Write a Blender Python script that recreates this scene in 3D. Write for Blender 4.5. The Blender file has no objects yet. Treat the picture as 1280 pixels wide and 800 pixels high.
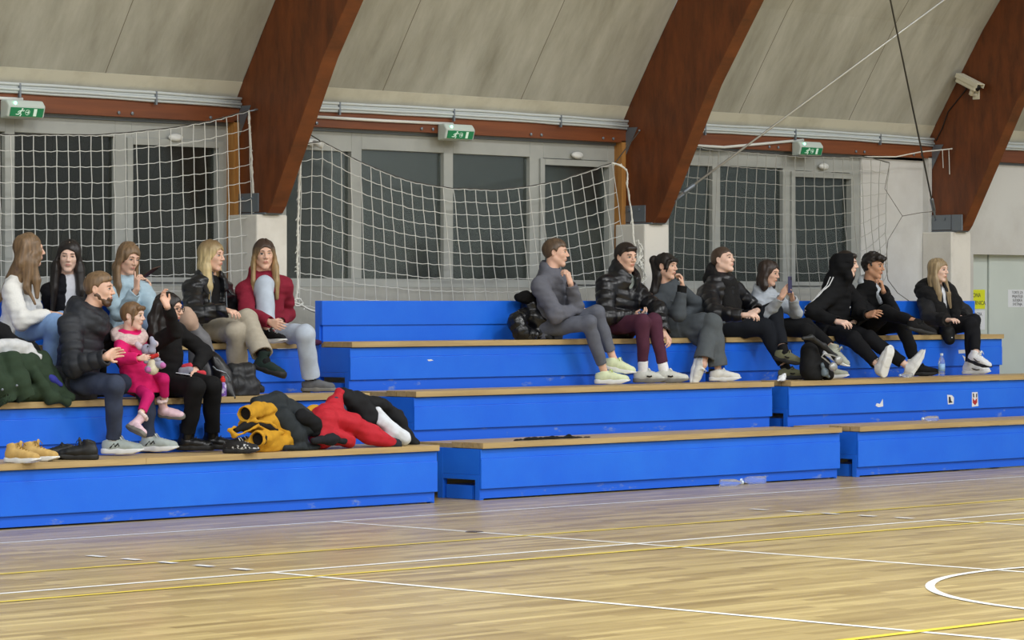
import bpy, bmesh, math, random
import numpy as np
from mathutils import Vector, Matrix, Quaternion

# ---------------------------------------------------------------- camera, world, lamps
SC = bpy.context.scene
COL = SC.collection
random.seed(7)
EYE = 1.5
FPX = 4000.0           # focal length in pixels of a 1280 px wide frame
HOR = 377.0            # eye level in the frame
S2 = 2 ** -0.5
FW = np.array([S2, S2, 0.0]); RT = np.array([S2, -S2, 0.0]); UP = np.array([0.0, 0.0, 1.0])
CAMP = np.array([0.0, 0.0, EYE])
cam_data = bpy.data.cameras.new('camera')
cam = bpy.data.objects.new('camera', cam_data)
COL.objects.link(cam)
cam.location = (0, 0, EYE)
cam.rotation_euler = (math.radians(90), 0, math.radians(-45))
cam_data.sensor_width = 36.0
cam_data.lens = FPX / 1280.0 * 36.0
cam_data.shift_y = -(400.0 - HOR) / 1280.0
cam_data.clip_end = 200
SC.camera = cam
SC.view_settings.view_transform = 'Standard'
SC.view_settings.look = 'None'
SC.view_settings.exposure = 0.12
SC.view_settings.gamma = 1.0
SC.view_settings.use_curve_mapping = False
world = bpy.data.worlds.new('hall_light'); SC.world = world
world.use_nodes = True
bg = world.node_tree.nodes['Background']
bg.inputs[0].default_value = (0.92, 0.97, 1.0, 1)
bg.inputs[1].default_value = 0.36
WARM = (1.0, 0.995, 0.98)
def hall_lamp(x, y, z, w, sx, sy):
    l = bpy.data.lights.new('hall_lamp', 'AREA'); l.shape = 'RECTANGLE'
    l.size = sx; l.size_y = sy; l.energy = w; l.color = WARM
    o = bpy.data.objects.new('hall_lamp', l); COL.objects.link(o)
    o.location = (x, y, z)
    return o
for lx in (-2, 5, 12, 19, 26):
    for ly in (1.5, 7.0, 12.0):
        hall_lamp(lx, ly, 7.6, 250 if ly > 6 else 300, 2.2, 1.0)

# ---------------------------------------------------------------- geometry helpers
def ray(x, y): return FW + (x - 640.0) / FPX * RT + (HOR - y) / FPX * UP
def at(x, y, ax, val):
    d = ray(x, y); return CAMP + d * ((val - CAMP[ax]) / d[ax])
def atY(x, y, Y): return at(x, y, 1, Y)
def atX(x, y, X): return at(x, y, 0, X)
def atZ(x, y, z): return at(x, y, 2, z)
def proj(P):
    d = np.asarray(P, float) - CAMP; v = d @ FW
    return 640 + FPX * (d @ RT) / v, HOR - FPX * d[2] / v

def link_mesh(name, verts, faces, mats, parent=None, smooth=False, mi=None):
    me = bpy.data.meshes.new(name)
    if isinstance(faces, np.ndarray):
        n, k = faces.shape
        me.vertices.add(len(verts)); me.vertices.foreach_set('co', np.asarray(verts, np.float32).ravel())
        me.loops.add(n * k); me.loops.foreach_set('vertex_index', faces.astype(np.int32).ravel())
        me.polygons.add(n); me.polygons.foreach_set('loop_start', np.arange(0, n * k, k, dtype=np.int32))
        me.polygons.foreach_set('loop_total', np.full(n, k, np.int32))
        me.update(calc_edges=True); me.validate()
    else:
        me.from_pydata([tuple(map(float, v)) for v in verts], [], faces); me.update()
    if not isinstance(mats, (list, tuple)): mats = [mats]
    for m in mats: me.materials.append(m)
    if mi is not None and len(mi) == len(me.polygons): me.polygons.foreach_set('material_index', np.asarray(mi, np.int32))
    if smooth: me.polygons.foreach_set('use_smooth', np.ones(len(me.polygons), bool))
    me.update()
    o = bpy.data.objects.new(name, me); COL.objects.link(o)
    if parent: o.parent = parent
    return o

class MB:
    """collects boxes, prisms, tubes and lathes into ONE mesh"""
    def __init__(s): s.v = []; s.f = []; s.m = []
    def add(s, vs, fs, m=0):
        b = len(s.v); s.v += [tuple(map(float, v)) for v in vs]
        s.f += [[b + i for i in f] for f in fs]; s.m += [m] * len(fs)
    def box(s, x0, x1, y0, y1, z0, z1, m=0):
        vs = [(x, y, z) for x in (x0, x1) for y in (y0, y1) for z in (z0, z1)]
        s.add(vs, [[0,1,3,2],[4,6,7,5],[0,4,5,1],[2,3,7,6],[0,2,6,4],[1,5,7,3]], m)
    def hexa(s, pts, m=0): s.add(pts, [[0,1,2,3],[7,6,5,4],[0,4,5,1],[1,5,6,2],[2,6,7,3],[3,7,4,0]], m)
    def prism_x(s, prof, x0, x1, m=0):
        n = len(prof); vs = [(x0, p[0], p[1]) for p in prof] + [(x1, p[0], p[1]) for p in prof]
        fs = [list(range(n)), list(range(2*n-1, n-1, -1))] + [[i, n+i, n+(i+1) % n, (i+1) % n] for i in range(n)]
        s.add(vs, fs, m)
    def tube(s, pts, r, k=6, m=0, cap=True):
        P = [Vector(p) for p in pts]; n = len(P)
        rs = r if isinstance(r, (list, tuple)) else [r] * n
        vs = []; prev = None
        for i in range(n):
            t = (P[min(i+1, n-1)] - P[max(i-1, 0)])
            if t.length < 1e-9: t = Vector((0, 0, 1))
            t.normalize()
            if prev is None:
                a = t.orthogonal().normalized()
            else:
                a = prev - t * prev.dot(t)
                a = a.normalized() if a.length > 1e-6 else t.orthogonal().normalized()
            prev = a; b = t.cross(a)
            for j in range(k):
                q = 2 * math.pi * j / k
                vs.append(P[i] + (a * math.cos(q) + b * math.sin(q)) * rs[i])
        fs = [[i*k+j, i*k+(j+1) % k, (i+1)*k+(j+1) % k, (i+1)*k+j] for i in range(n-1) for j in range(k)]
        if cap: fs += [list(range(k))[::-1], [(n-1)*k+j for j in range(k)]]
        s.add(vs, fs, m)
    def lathe(s, prof, o=(0,0,0), k=20, m=0, M=None):
        vs = []; o = Vector(o)
        for r, z in prof:
            for j in range(k):
                q = 2*math.pi*j/k; p = Vector((r*math.cos(q), r*math.sin(q), z))
                if M is not None: p = M @ p
                vs.append(p + o)
        n = len(prof)
        fs = [[i*k+j, i*k+(j+1) % k, (i+1)*k+(j+1) % k, (i+1)*k+j] for i in range(n-1) for j in range(k)]
        fs += [list(range(k))[::-1], [(n-1)*k+j for j in range(k)]]
        s.add(vs, fs, m)
    def build(s, name, mats, parent=None, smooth=False, bevel=0):
        o = link_mesh(name, s.v, s.f, mats, parent, smooth, s.m)
        bm = bmesh.new(); bm.from_mesh(o.data); bmesh.ops.recalc_face_normals(bm, faces=bm.faces[:]); bm.to_mesh(o.data); bm.free()
        if bevel:
            b = o.modifiers.new('bevel', 'BEVEL'); b.width = bevel; b.segments = 2; b.limit_method = 'ANGLE'
        return o

def tag(o, label=None, cat=None, group=None, kind=None):
    if label: o['label'] = label
    if cat: o['category'] = cat
    if group: o['group'] = group
    if kind: o['kind'] = kind
    return o
def thing(name, label, cat, loc=(0, 0, 0), group=None):
    o = bpy.data.objects.new(name, None); COL.objects.link(o); o.empty_display_size = .1
    o.location = loc
    return tag(o, label, cat, group)
def reparent_keep(child, parent):       # child vertices are in world space; parent Empty only translated
    child.parent = parent
    child.matrix_parent_inverse = Matrix.Translation(parent.location).inverted()
def part(mb, name, mats, parent, smooth=False, bevel=0, label=None):
    o = mb.build(name, mats, None, smooth, bevel)
    if parent is not None:
        p = parent; loc = Vector((0, 0, 0))
        while p is not None: loc += p.location; p = p.parent
        o.location = -loc; o.parent = parent
    if label: o['label'] = label
    return o

# ---------------------------------------------------------------- materials
def s2l(c): return tuple((v/255/12.92 if v/255 <= .04045 else ((v/255+.055)/1.055)**2.4) for v in c)
def material(name, col, rough=.6, metal=0, spec=.5, noise=None, bump=None, coat=0, emit=None, trans=0, sheen=0):
    """noise=(scale, amount[, stretch]) varies colour; bump=(scale, strength)"""
    m = bpy.data.materials.new(name); m.use_nodes = True
    N = m.node_tree.nodes; L = m.node_tree.links; b = N['Principled BSDF']
    c = s2l(col) + (1,)
    b.inputs['Base Color'].default_value = c
    b.inputs['Roughness'].default_value = rough; b.inputs['Metallic'].default_value = metal
    b.inputs['Specular IOR Level'].default_value = spec
    if coat: b.inputs['Coat Weight'].default_value = coat; b.inputs['Coat Roughness'].default_value = .25
    if trans: b.inputs['Transmission Weight'].default_value = trans
    if sheen: b.inputs['Sheen Weight'].default_value = sheen; b.inputs['Sheen Roughness'].default_value = .5
    if emit: b.inputs['Emission Color'].default_value = s2l(emit[0]) + (1,); b.inputs['Emission Strength'].default_value = emit[1]
    if noise or bump:
        tc = N.new('ShaderNodeTexCoord'); mp = N.new('ShaderNodeMapping'); L.new(tc.outputs['Object'], mp.inputs[0])
    if noise:
        if len(noise) > 2: mp.inputs['Scale'].default_value = noise[2]
        n = N.new('ShaderNodeTexNoise'); n.inputs['Scale'].default_value = noise[0]; n.inputs['Detail'].default_value = 5
        L.new(mp.outputs[0], n.inputs[0])
        r = N.new('ShaderNodeValToRGB'); a = noise[1]
        r.color_ramp.elements[0].position = .3; r.color_ramp.elements[1].position = .7
        r.color_ramp.elements[0].color = tuple(max(0, v*(1-a)) for v in c[:3]) + (1,)
        r.color_ramp.elements[1].color = tuple(min(1, v*(1+a)) for v in c[:3]) + (1,)
        L.new(n.outputs[0], r.inputs[0]); L.new(r.outputs[0], b.inputs['Base Color'])
    if bump:
        n2 = N.new('ShaderNodeTexNoise'); n2.inputs['Scale'].default_value = bump[0]; n2.inputs['Detail'].default_value = 4
        L.new(tc.outputs['Object'], n2.inputs[0])
        bp = N.new('ShaderNodeBump'); bp.inputs['Strength'].default_value = bump[1]; bp.inputs['Distance'].default_value = .01
        L.new(n2.outputs[0], bp.inputs['Height']); L.new(bp.outputs[0], b.inputs['Normal'])
    return m
# ================================================================ THE HALL
def worn(name, base, wear, wscale, lo, hi, rough=.6, stretch=(1, 1, 1), bump=None, spec=.5):
    m = material(name, base, rough, noise=(1, .0, stretch), bump=bump, spec=spec)
    N = m.node_tree.nodes; L = m.node_tree.links; b = N['Principled BSDF']
    n = [x for x in N if x.type == 'TEX_NOISE'][0]; n.inputs['Scale'].default_value = wscale; n.inputs['Detail'].default_value = 8; n.inputs['Roughness'].default_value = .65
    r = [x for x in N if x.type == 'VALTORGB'][0]
    r.color_ramp.elements[0].position = lo; r.color_ramp.elements[1].position = hi
    r.color_ramp.elements[0].color = s2l(base) + (1,); r.color_ramp.elements[1].color = s2l(wear) + (1,)
    return m
M_BLUE = worn('blue_paint', (26, 104, 236), (36, 118, 242), 1.6, .35, .7, .42, bump=(60, .05), spec=.4)
M_BLUE2 = worn('blue_paint_scuffed', (26, 100, 230), (150, 165, 185), 5.0, .60, .76, .5, (1, 1, 2.5), spec=.4)
M_BENCHWOOD = worn('bench_wood', (192, 166, 116), (152, 126, 84), 3.0, .4, .75, .5, (.35, 6, 6))
M_ENDGRAIN = worn('end_grain', (188, 162, 116), (128, 106, 74), 14, .4, .8, .7)
M_PLASTER = worn('wall_plaster', (212, 213, 210), (194, 192, 187), 1.2, .4, .75, .9, bump=(30, .1))
M_PLINTH = worn('plinth_concrete', (178, 178, 170), (150, 150, 142), 2.5, .35, .75, .9, (1, 1, .35), bump=(25, .15))
M_PILLAR = worn('pillar_paint', (222, 219, 210), (200, 196, 186), 2.5, .5, .8, .85, bump=(25, .1))
M_ROOF = worn('roof_board', (184, 184, 174), (142, 141, 128), 2.2, .34, .74, .9, (1.5, .5, .35), bump=(14, .12))
M_ROOFEDGE = worn('roof_board_edge', (202, 200, 184), (176, 172, 154), 3, .45, .8, .9)
M_GLULAM = worn('stained_glulam', (118, 62, 26), (72, 36, 14), 2.2, .3, .75, .45, (1, 5, 1.2), bump=(20, .06))
M_PURLIN = worn('stained_purlin', (132, 72, 34), (98, 50, 22), 2.2, .3, .7, .5, (.4, 6, 6))
M_POSTWOOD = worn('pale_post_wood', (178, 128, 66), (150, 98, 44), 4, .4, .7, .6, (8, 8, .6))
M_FRAME = worn('window_frame_paint', (168, 171, 166), (150, 153, 150), 2, .4, .8, .5)
M_SEAM = material('vault_joint', (118, 112, 98), .9)
M_GAPSHADE = material('painted_gap_shade', (28, 27, 25), .9)
M_STEEL = material('galvanised_steel', (126, 134, 142), .45, metal=.6)
M_PLASTIC = material('white_plastic', (222, 224, 220), .45)
M_CONDUIT = material('pale_conduit', (196, 204, 206), .45)
M_WHITELINE = material('white_court_paint', (236, 236, 230), .35)
M_YELLOWLINE = material('yellow_court_paint', (232, 208, 62), .35)
M_BLACKPL = material('black_plastic', (20, 20, 22), .45)

# parquet -----------------------------------------------------------
def parquet():
    m = bpy.data.materials.new('parquet'); m.use_nodes = True
    N = m.node_tree.nodes; L = m.node_tree.links; b = N['Principled BSDF']
    tc = N.new('ShaderNodeTexCoord'); mp = N.new('ShaderNodeMapping'); L.new(tc.outputs['Object'], mp.inputs[0])
    br = N.new('ShaderNodeTexBrick'); L.new(mp.outputs[0], br.inputs[0])
    br.inputs['Scale'].default_value = 1; br.inputs['Brick Width'].default_value = .62; br.inputs['Row Height'].default_value = .075
    br.inputs['Mortar Size'].default_value = .0012; br.inputs['Bias'].default_value = -.1; br.offset = .37
    br.inputs['Color1'].default_value = s2l((200, 180, 124)) + (1,); br.inputs['Color2'].default_value = s2l((160, 138, 88)) + (1,)
    br.inputs['Mortar'].default_value = s2l((140, 118, 74)) + (1,)
    mp2 = N.new('ShaderNodeMapping'); mp2.inputs['Scale'].default_value = (.55, 5, 1); L.new(tc.outputs['Object'], mp2.inputs[0])
    n = N.new('ShaderNodeTexNoise'); n.inputs['Scale'].default_value = 1.3; n.inputs['Detail'].default_value = 6; L.new(mp2.outputs[0], n.inputs[0])
    r = N.new('ShaderNodeValToRGB'); r.color_ramp.elements[0].position = .32; r.color_ramp.elements[1].position = .72
    r.color_ramp.elements[0].color = (.72, .68, .58, 1); r.color_ramp.elements[1].color = (1.12, 1.12, 1.10, 1); L.new(n.outputs[0], r.inputs[0])
    mx = N.new('ShaderNodeMix'); mx.data_type = 'RGBA'; mx.blend_type = 'MULTIPLY'; mx.inputs[0].default_value = 1
    L.new(br.outputs[0], mx.inputs[6]); L.new(r.outputs[0], mx.inputs[7]); L.new(mx.outputs[2], b.inputs['Base Color'])
    b.inputs['Roughness'].default_value = .30; b.inputs['Specular IOR Level'].default_value = .5
    n3 = N.new('ShaderNodeTexNoise'); n3.inputs['Scale'].default_value = 9; n3.inputs['Detail'].default_value = 3; L.new(mp2.outputs[0], n3.inputs[0])
    bp = N.new('ShaderNodeBump'); bp.inputs['Strength'].default_value = .06; bp.inputs['Distance'].default_value = .004
    L.new(n3.outputs[0], bp.inputs['Height']); L.new(bp.outputs[0], b.inputs['Normal'])
    return m
M_PARQUET = parquet()
def structure(name, mb, mats, bevel=0, smooth=False, parent=None):
    o = part(mb, name, mats, parent, smooth, bevel)
    if parent is None: o['kind'] = 'structure'
    return o
f = MB(); f.add([(-4, -4, 0), (46, -4, 0), (46, 22, 0), (-4, 22, 0)], [[0, 1, 2, 3]]); floor = structure('floor', f, M_PARQUET)
# court lines: flat paint a fraction of a millimetre thick, each a surface marking of the floor
LZ = [.0012]
def line(name, pts, w, m):
    LZ[0] += .0003
    mb = MB(); n = len(pts); vs = []
    for i, p in enumerate(pts):
        a = Vector(pts[max(i-1, 0)]); b = Vector(pts[min(i+1, n-1)]); t = (b - a).normalized(); nn = Vector((-t.y, t.x))
        for sgn in (-.5, .5):
            q = Vector(p) + nn * w * sgn; vs.append((q.x, q.y, LZ[0]))
    mb.add(vs, [[2*i, 2*i+1, 2*i+3, 2*i+2] for i in range(n-1)])
    o = part(mb, name, m, floor); return o
line('court_line', [(-4, 16.3), (46, 16.3)], .05, M_WHITELINE)
line('court_line', [(14.55, 16.3), (14.55, 0)], .05, M_WHITELINE)
line('court_line', [(5.55, 13.47), (23.55, 13.47)], .05, M_WHITELINE)
line('court_line', [(11.58, 13.47), (11.58, 4.5)], .05, M_WHITELINE)
line('court_line', [(17.6, 13.47), (17.6, 4.5)], .05, M_WHITELINE)
line('court_line', [(0, 14.43), (40, 14.43)], .045, M_YELLOWLINE)
line('court_line', [(0, 13.09), (40, 13.09)], .045, M_YELLOWLINE)
line('court_line', [(8, 8.97), (22, 8.97)], .06, M_YELLOWLINE)
line('centre_circle', [(14.55 + 1.775*math.cos(a*math.pi/48), 8.95 + 1.775*math.sin(a*math.pi/48)) for a in range(97)], .05, M_WHITELINE)
for i in range(5):
    line('court_dash', [(11.58, 15.11 - i*.33), (11.58, 14.96 - i*.33)], .06, M_WHITELINE)
    line('court_dash', [(17.55, 15.11 - i*.33), (17.55, 14.96 - i*.33)], .06, M_WHITELINE)

# end walls, wall with window openings ------------------------------
WY = 19.65                 # inner face of the long wall
SILL, HEAD = 1.62, 2.90
w = MB(); w.box(8, 24.46, WY, WY+.25, 0, SILL); structure('wall_back_plinth', w, M_PLINTH)
w = MB(); w.box(8, 31, WY, WY+.25, HEAD, 2.94); w.box(8, 31, WY+.05, WY+.25, 2.94, 3.6); structure('wall_back_lintel', w, M_STEEL)
for i, (a, b) in enumerate(((16.49, 17.0), (21.02, 21.62))):
    w = MB(); w.box(a, b, WY, WY+.25, SILL, HEAD); structure('wall_back_pier_' + 'ab'[i], w, M_PLASTER)
w = MB(); w.box(24.46, 26.27, WY, WY+.25, 0, 2.935); w.box(24.46, 25.50, WY+.0, WY+.04, 2.935, 2.99); w.box(26.27, 31, WY, WY+.25, 1.98, 2.90); w.box(29.6, 31, WY, WY+.25, 0, 1.98)
w.box(26.22, 26.27, WY+.25, WY+.27, 0, 1.98)
structure('wall_back_right', w, M_PLASTER)
# recessed door
DY = WY + .10
M_DOOR = material('door_paint', (204, 214, 208), .5, noise=(3, .03))
d = MB(); d.box(26.27, 26.64, DY, DY+.05, 0, 1.98); structure('trim_door_panel', d, M_DOOR, .004)
d = MB(); d.box(26.655, 28.9, DY-.015, DY+.035, 0, 1.98); door = structure('door_1', d, M_DOOR, .004)
d = MB(); d.box(28.9, 29.6, DY, DY+.05, 0, 1.98); structure('trim_door_panel', d, M_DOOR, .004)

# windows -----------------------------------------------------------
def glass_mat():
    m = bpy.data.materials.new('night_glass'); m.use_nodes = True
    N = m.node_tree.nodes; L = m.node_tree.links
    b = N['Principled BSDF']; b.inputs['Base Color'].default_value = (.9, .95, .93, 1); b.inputs['Roughness'].default_value = .06
    b.inputs['Transmission Weight'].default_value = 0
    g = N.new('ShaderNodeBsdfGlossy'); g.inputs['Color'].default_value = (.9, .95, .95, 1); g.inputs['Roughness'].default_value = .2
    t = N.new('ShaderNodeBsdfTransparent'); t.inputs['Color'].default_value = (.64, .645, .62, 1)
    fr = N.new('ShaderNodeFresnel'); fr.inputs['IOR'].default_value = 1.5
    mx = N.new('ShaderNodeMixShader'); L.new(fr.outputs[0], mx.inputs[0]); L.new(t.outputs[0], mx.inputs[1]); L.new(g.outputs[0], mx.inputs[2])
    L.new(mx.outputs[0], N['Material Output'].inputs[0])
    return m
M_GLASS = glass_mat()
def window(name, x0, x1, panes, sashes):
    """panes: list of (x0, x1, z_top); one frame with the glass panes as children"""
    fr = MB(); zb, zt = 1.69, 2.90; y0, y1 = WY+.02, WY+.10
    fr.box(x0, x1, y0, y1, SILL, zb)
    edges = [x0] + [v for p in panes for v in p[:2]] + [x1]
    for i in range(0, len(edges), 2): fr.box(edges[i], edges[i+1], y0, y1, zb, zt)
    for a, b, z in panes: fr.box(a, b, y0, y1, z, zt)
    for a, b, z in sashes:                                  # raised opening-sash rims
        fr.box(a-.055, a, y0-.022, y0, zb-.04, z+.055); fr.box(b, b+.055, y0-.022, y0, zb-.04, z+.055)
        fr.box(a, b, y0-.022, y0, z, z+.055); fr.box(a, b, y0-.022, y0, zb-.04, zb)
    o = structure(name, fr, M_FRAME, .004)
    for a, b, z in panes:
        g = MB(); g.box(a+.002, b-.002, y0+.04, y0+.046, zb+.002, z-.002); part(g, 'pane', M_GLASS, o)
    return o
window('window_1', 12.2, 16.49, [(12.4, 13.2, 2.775), (13.3, 14.29, 2.775), (14.38, 15.33, 2.775), (15.49, 16.35, 2.77)], [(15.49, 16.35, 2.72)])
window('window_2', 17.0, 21.02, [(17.08, 17.79, 2.74), (17.905, 18.85, 2.765), (18.96, 19.89, 2.765), (20.06, 20.88, 2.76)], [(20.06, 20.88, 2.70)])
window('window_3', 21.62, 24.46, [(21.70, 22.30, 2.755), (22.41, 23.31, 2.765), (23.47, 24.31, 2.75)], [(23.47, 24.31, 2.69)])
# the night outside: dark yard wall, ground and bare branches
M_NIGHT = worn('night_yard_wall', (122, 118, 108), (182, 174, 158), .7, .35, .7, 1, (.6, 1, 2.5))
ext = MB(); ext.box(9, 34, 21.5, 21.6, -.2, 4.2); ext.box(9, 34, WY+.25, 21.5, 4.1, 4.2); ext.box(9, 34, WY+.25, 21.5, -.2, -.1)
ext.box(9, 9.1, WY+.25, 21.5, -.2, 4.2); ext.box(33.9, 34, WY+.25, 21.5, -.2, 4.2)
structure('yard_exterior', ext, M_NIGHT)
M_BRANCH = material('bare_branch', (92, 86, 78), .9)
def bush(x, label, seed):
    rnd = random.Random(seed); root = thing('bare_shrub', label, 'shrub', (x, 20.6, -.1))
    for k in range(9):
        mb = MB(); p = Vector((x + rnd.uniform(-.1, .1), 20.6 + rnd.uniform(-.1, .1), -.1)); d = Vector((rnd.uniform(-.55, .55), rnd.uniform(-.2, .2), 1)).normalized()
        pts = [p.copy()]
        for i in range(9):
            d = (d + Vector((rnd.uniform(-.22, .22), rnd.uniform(-.1, .1), rnd.uniform(-.02, .12)))).normalized(); p = p + d * .34; pts.append(p.copy())
        mb.tube(pts, [.014 * (1 - i/11) for i in range(10)], 5)
        part(mb, 'branch', M_BRANCH, root)
bush(15.4, 'bare shrub outside the dark left window behind the net', 3)
bush(19.0, 'bare shrub outside the second pane of the middle window', 5)
bush(24.0, 'bare shrub outside the right window', 8)

# roof vault and purlins between the ribs ---------------------------
ROOFP = [(19.63, 3.12), (19.27, 3.69), (18.96, 4.17), (18.55, 4.72), (17.9, 5.45), (17.0, 6.2), (15.6, 7.0)]
def roof_panel(x0, x1):
    mb = MB()
    prof = ROOFP + [(p[0]+.10, p[1]+.08) for p in ROOFP[::-1]]
    mb.prism_x(prof, x0, x1, 0)
    return mb
RIBX = [12.0, 16.51, 21.03, 25.5, 30.0]; RIBT = .16
for i in range(4):
    structure('ceiling_panel_' + 'abcd'[i], roof_panel(RIBX[i]+RIBT, RIBX[i+1]), M_ROOF)
    # thin paler strip at the foot of the vault
    mb = MB(); a0, b0 = 19.63, 3.12; k = (19.63-19.27)/(3.69-3.12)
    e = MB(); e.prism_x([(a0-.004, b0-.012), (a0-.004-k*.13, b0+.13), (a0+.05-k*.13, b0+.16), (a0+.06, b0)], RIBX[i]+RIBT, RIBX[i+1]); structure('trim_vault_foot_' + 'abcd'[i], e, M_ROOFEDGE)
    g = MB(); g.box(RIBX[i]+RIBT, RIBX[i+1], WY-.01, WY+.05, 3.07, 3.12); structure('trim_painted_shade_' + 'abcd'[i], g, M_GAPSHADE)  # solid near-black bar: shade between purlin and vault put into its colour
    p = MB(); p.box(RIBX[i]+RIBT, RIBX[i+1], WY-.07, WY+.05, 2.925, 3.07); pu = structure('purlin', p, M_PURLIN, .004)
    for q in (.12, .15, .42, .45, .72, .75, .93, .96):
        bx_ = RIBX[i]+RIBT + (RIBX[i+1]-RIBX[i]-RIBT)*q; b_ = MB(); b_.lathe([(.013, 0), (.013, .010), (.001, .014)], (bx_, WY-.07, 2.955), 10, M=Matrix.Rotation(math.pi/2, 4, 'X')); part(b_, 'bolt', M_STEEL, pu)
    for q in (.30, .66):
        xx = RIBX[i]+RIBT + (RIBX[i+1]-RIBX[i])*q; sm = MB(); pr = [(p[0]-.0012, p[1]-.0008) for p in ROOFP]; sm.prism_x(pr + [(p[0]+.01, p[1]+.008) for p in ROOFP[::-1]], xx, xx+.006); part(sm, 'panel_joint', M_SEAM, bpy.data.objects['ceiling_panel_' + 'abcd'[i]])
    tag(pu, ['brown timber purlin above the left window run', 'brown timber purlin above the left windows', 'brown timber purlin above the middle window', 'brown timber purlin above the right window'][i] if 0 else None)
def conduits(x0, x1, sag, k):
    lab = ['bundle of pale conduits under the vault above the left window', 'bundle of pale conduits under the vault above the middle window', 'bundle of pale conduits under the vault above the right window', 'bundle of pale conduits under the vault right of the security camera'][k]
    root = thing('conduit_bundle', lab, 'cable conduit', ((x0+x1)/2, WY-.1, 3.0))
    for j in range(4):
        mb = MB(); n = 14
        mb.tube([(x0 + (x1-x0)*t/n, WY-.085 - .014*(j % 2), 3.054 + .020*j + sag*math.sin(t/n*math.pi)*.5 + .002*math.sin(t*2.1+j)) for t in range(n+1)], .0125, 8)
        part(mb, 'conduit', M_CONDUIT, root, True)
    for q in (.2, .5, .8):
        mb = MB(); x = x0+(x1-x0)*q; mb.box(x-.008, x+.008, WY-.112, WY-.09, 3.03, 3.135); part(mb, 'clip', M_STEEL, root)
conduits(12.17, 16.50, .03, 0); conduits(16.68, 21.02, .03, 1); conduits(21.2, 25.49, .03, 2); conduits(25.67, 29.9, .02, 3)
def thin_pipe(px, lab):
    mb = MB(); mb.tube([Vector(atY(x, y, WY-.085)) for x, y in px], .013, 8)
    tag(part(mb, 'conduit', M_PLASTIC, None, True), lab, 'cable conduit')
thin_pipe([(-20, 122), (28, 124)], 'short white conduit ending above the left exit sign')
thin_pipe([(394, 146), (480, 151), (566, 155)], 'white conduit ending above the middle exit sign')
thin_pipe([(870, 182), (905, 184), (950, 180), (1004, 175)], 'curved white conduit running to the right exit sign')

# glulam ribs on painted pillars ------------------------------------
RIB_BACK = [(19.64, 2.20), (19.63, 3.12), (19.27, 3.69), (18.96, 4.17), (18.55, 4.72), (17.9, 5.45), (17.0, 6.2)]
RIB_FRONT = [(16.35, 5.55), (17.15, 5.0), (17.62, 4.62), (18.09, 4.12), (18.58, 3.40), (19.20, 2.25), (19.24, 2.20)]
RIBLAB = {1: 'left timber arch rib rising from the pillar beside the burgundy hoodie', 2: 'middle timber arch rib where the pale tie rod is fixed', 3: 'right timber arch rib carrying the security camera'}
for i in (1, 2, 3):
    x = RIBX[i]; root = thing('arch_rib', RIBLAB[i], 'timber rib', (x+RIBT/2, 19.4, 2.2), 'laminated timber ribs')
    mb = MB(); mb.prism_x(RIB_BACK + RIB_FRONT, x, x+RIBT); part(mb, 'beam', M_GLULAM, root, bevel=.006)
    mb = MB(); mb.box(x-.012, x, 19.34, 19.60, 2.21, 2.36); mb.box(x-.012, x+RIBT+.01, 19.26, 19.62, 2.19, 2.205)
    br = part(mb, 'base_bracket', M_STEEL, root, bevel=.004)
    for (yy, zz) in ((19.42, 2.32), (19.54, 2.32)):
        b = MB(); b.lathe([(.016, 0), (.016, .014)], (x-.012, yy, zz), 8, M=Matrix.Rotation(-math.pi/2, 4, 'Y')); part(b, 'bolt', M_STEEL, br)
    mb = MB(); mb.box(x-.06, x-.005, WY-.07, WY+.02, SILL+.55 if i == 3 else 1.62, 2.94); pw = part(mb, 'wall_post', M_POSTWOOD if i < 3 else M_PLASTER, root)
    mb = MB(); mb.add([(x-.006, 19.58, 2.82), (x-.006, 19.44, 3.06), (x-.006, 19.55, 3.06), (x-.006, 19.62, 2.95), (x, 19.58, 2.82), (x, 19.44, 3.06), (x, 19.55, 3.06), (x, 19.62, 2.95)], [[0,1,2,3],[7,6,5,4],[0,4,5,1],[1,5,6,2],[2,6,7,3],[3,7,4,0]])
    part(mb, 'hanger_bracket', M_STEEL, root)
    p = MB(); p.box(x-.07, x+.25, 19.29, WY, 0, 2.19); pil = structure('column_' + 'abc'[i-1], p, M_PILLAR, .012)

# ================================================================ BLEACHERS
YR = {'A': 17.21, 'B': 17.945, 'C': 18.68}; HR = {'A': .4325, 'B': .807, 'C': 1.182}; PD = .347; PT = .042
BLAB = {
 ('A', 'left'): 'front row blue bleacher bench at left, under the tan boots and heaped jackets',
 ('A', 'mid'): 'front row blue bleacher bench in the middle, with two bottles lying at its foot',
 ('A', 'right'): 'front row blue bleacher bench at the right edge of the photo',
 ('B', 'left'): 'second row blue bleacher bench at left, where the man with the child sits',
 ('B', 'mid'): 'second row blue bleacher bench in the middle, under the feet of the grey tracksuit',
 ('B', 'right'): 'second row blue bleacher bench at right, with stickers on its front',
 ('C', 'left'): 'top row blue bleacher bench at left, where the burgundy hoodie sits',
 ('C', 'mid'): 'top row blue bleacher bench in the middle with a long empty seat',
 ('C', 'right'): 'top row blue bleacher bench at right ending beside the door'}
benches = {}
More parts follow.
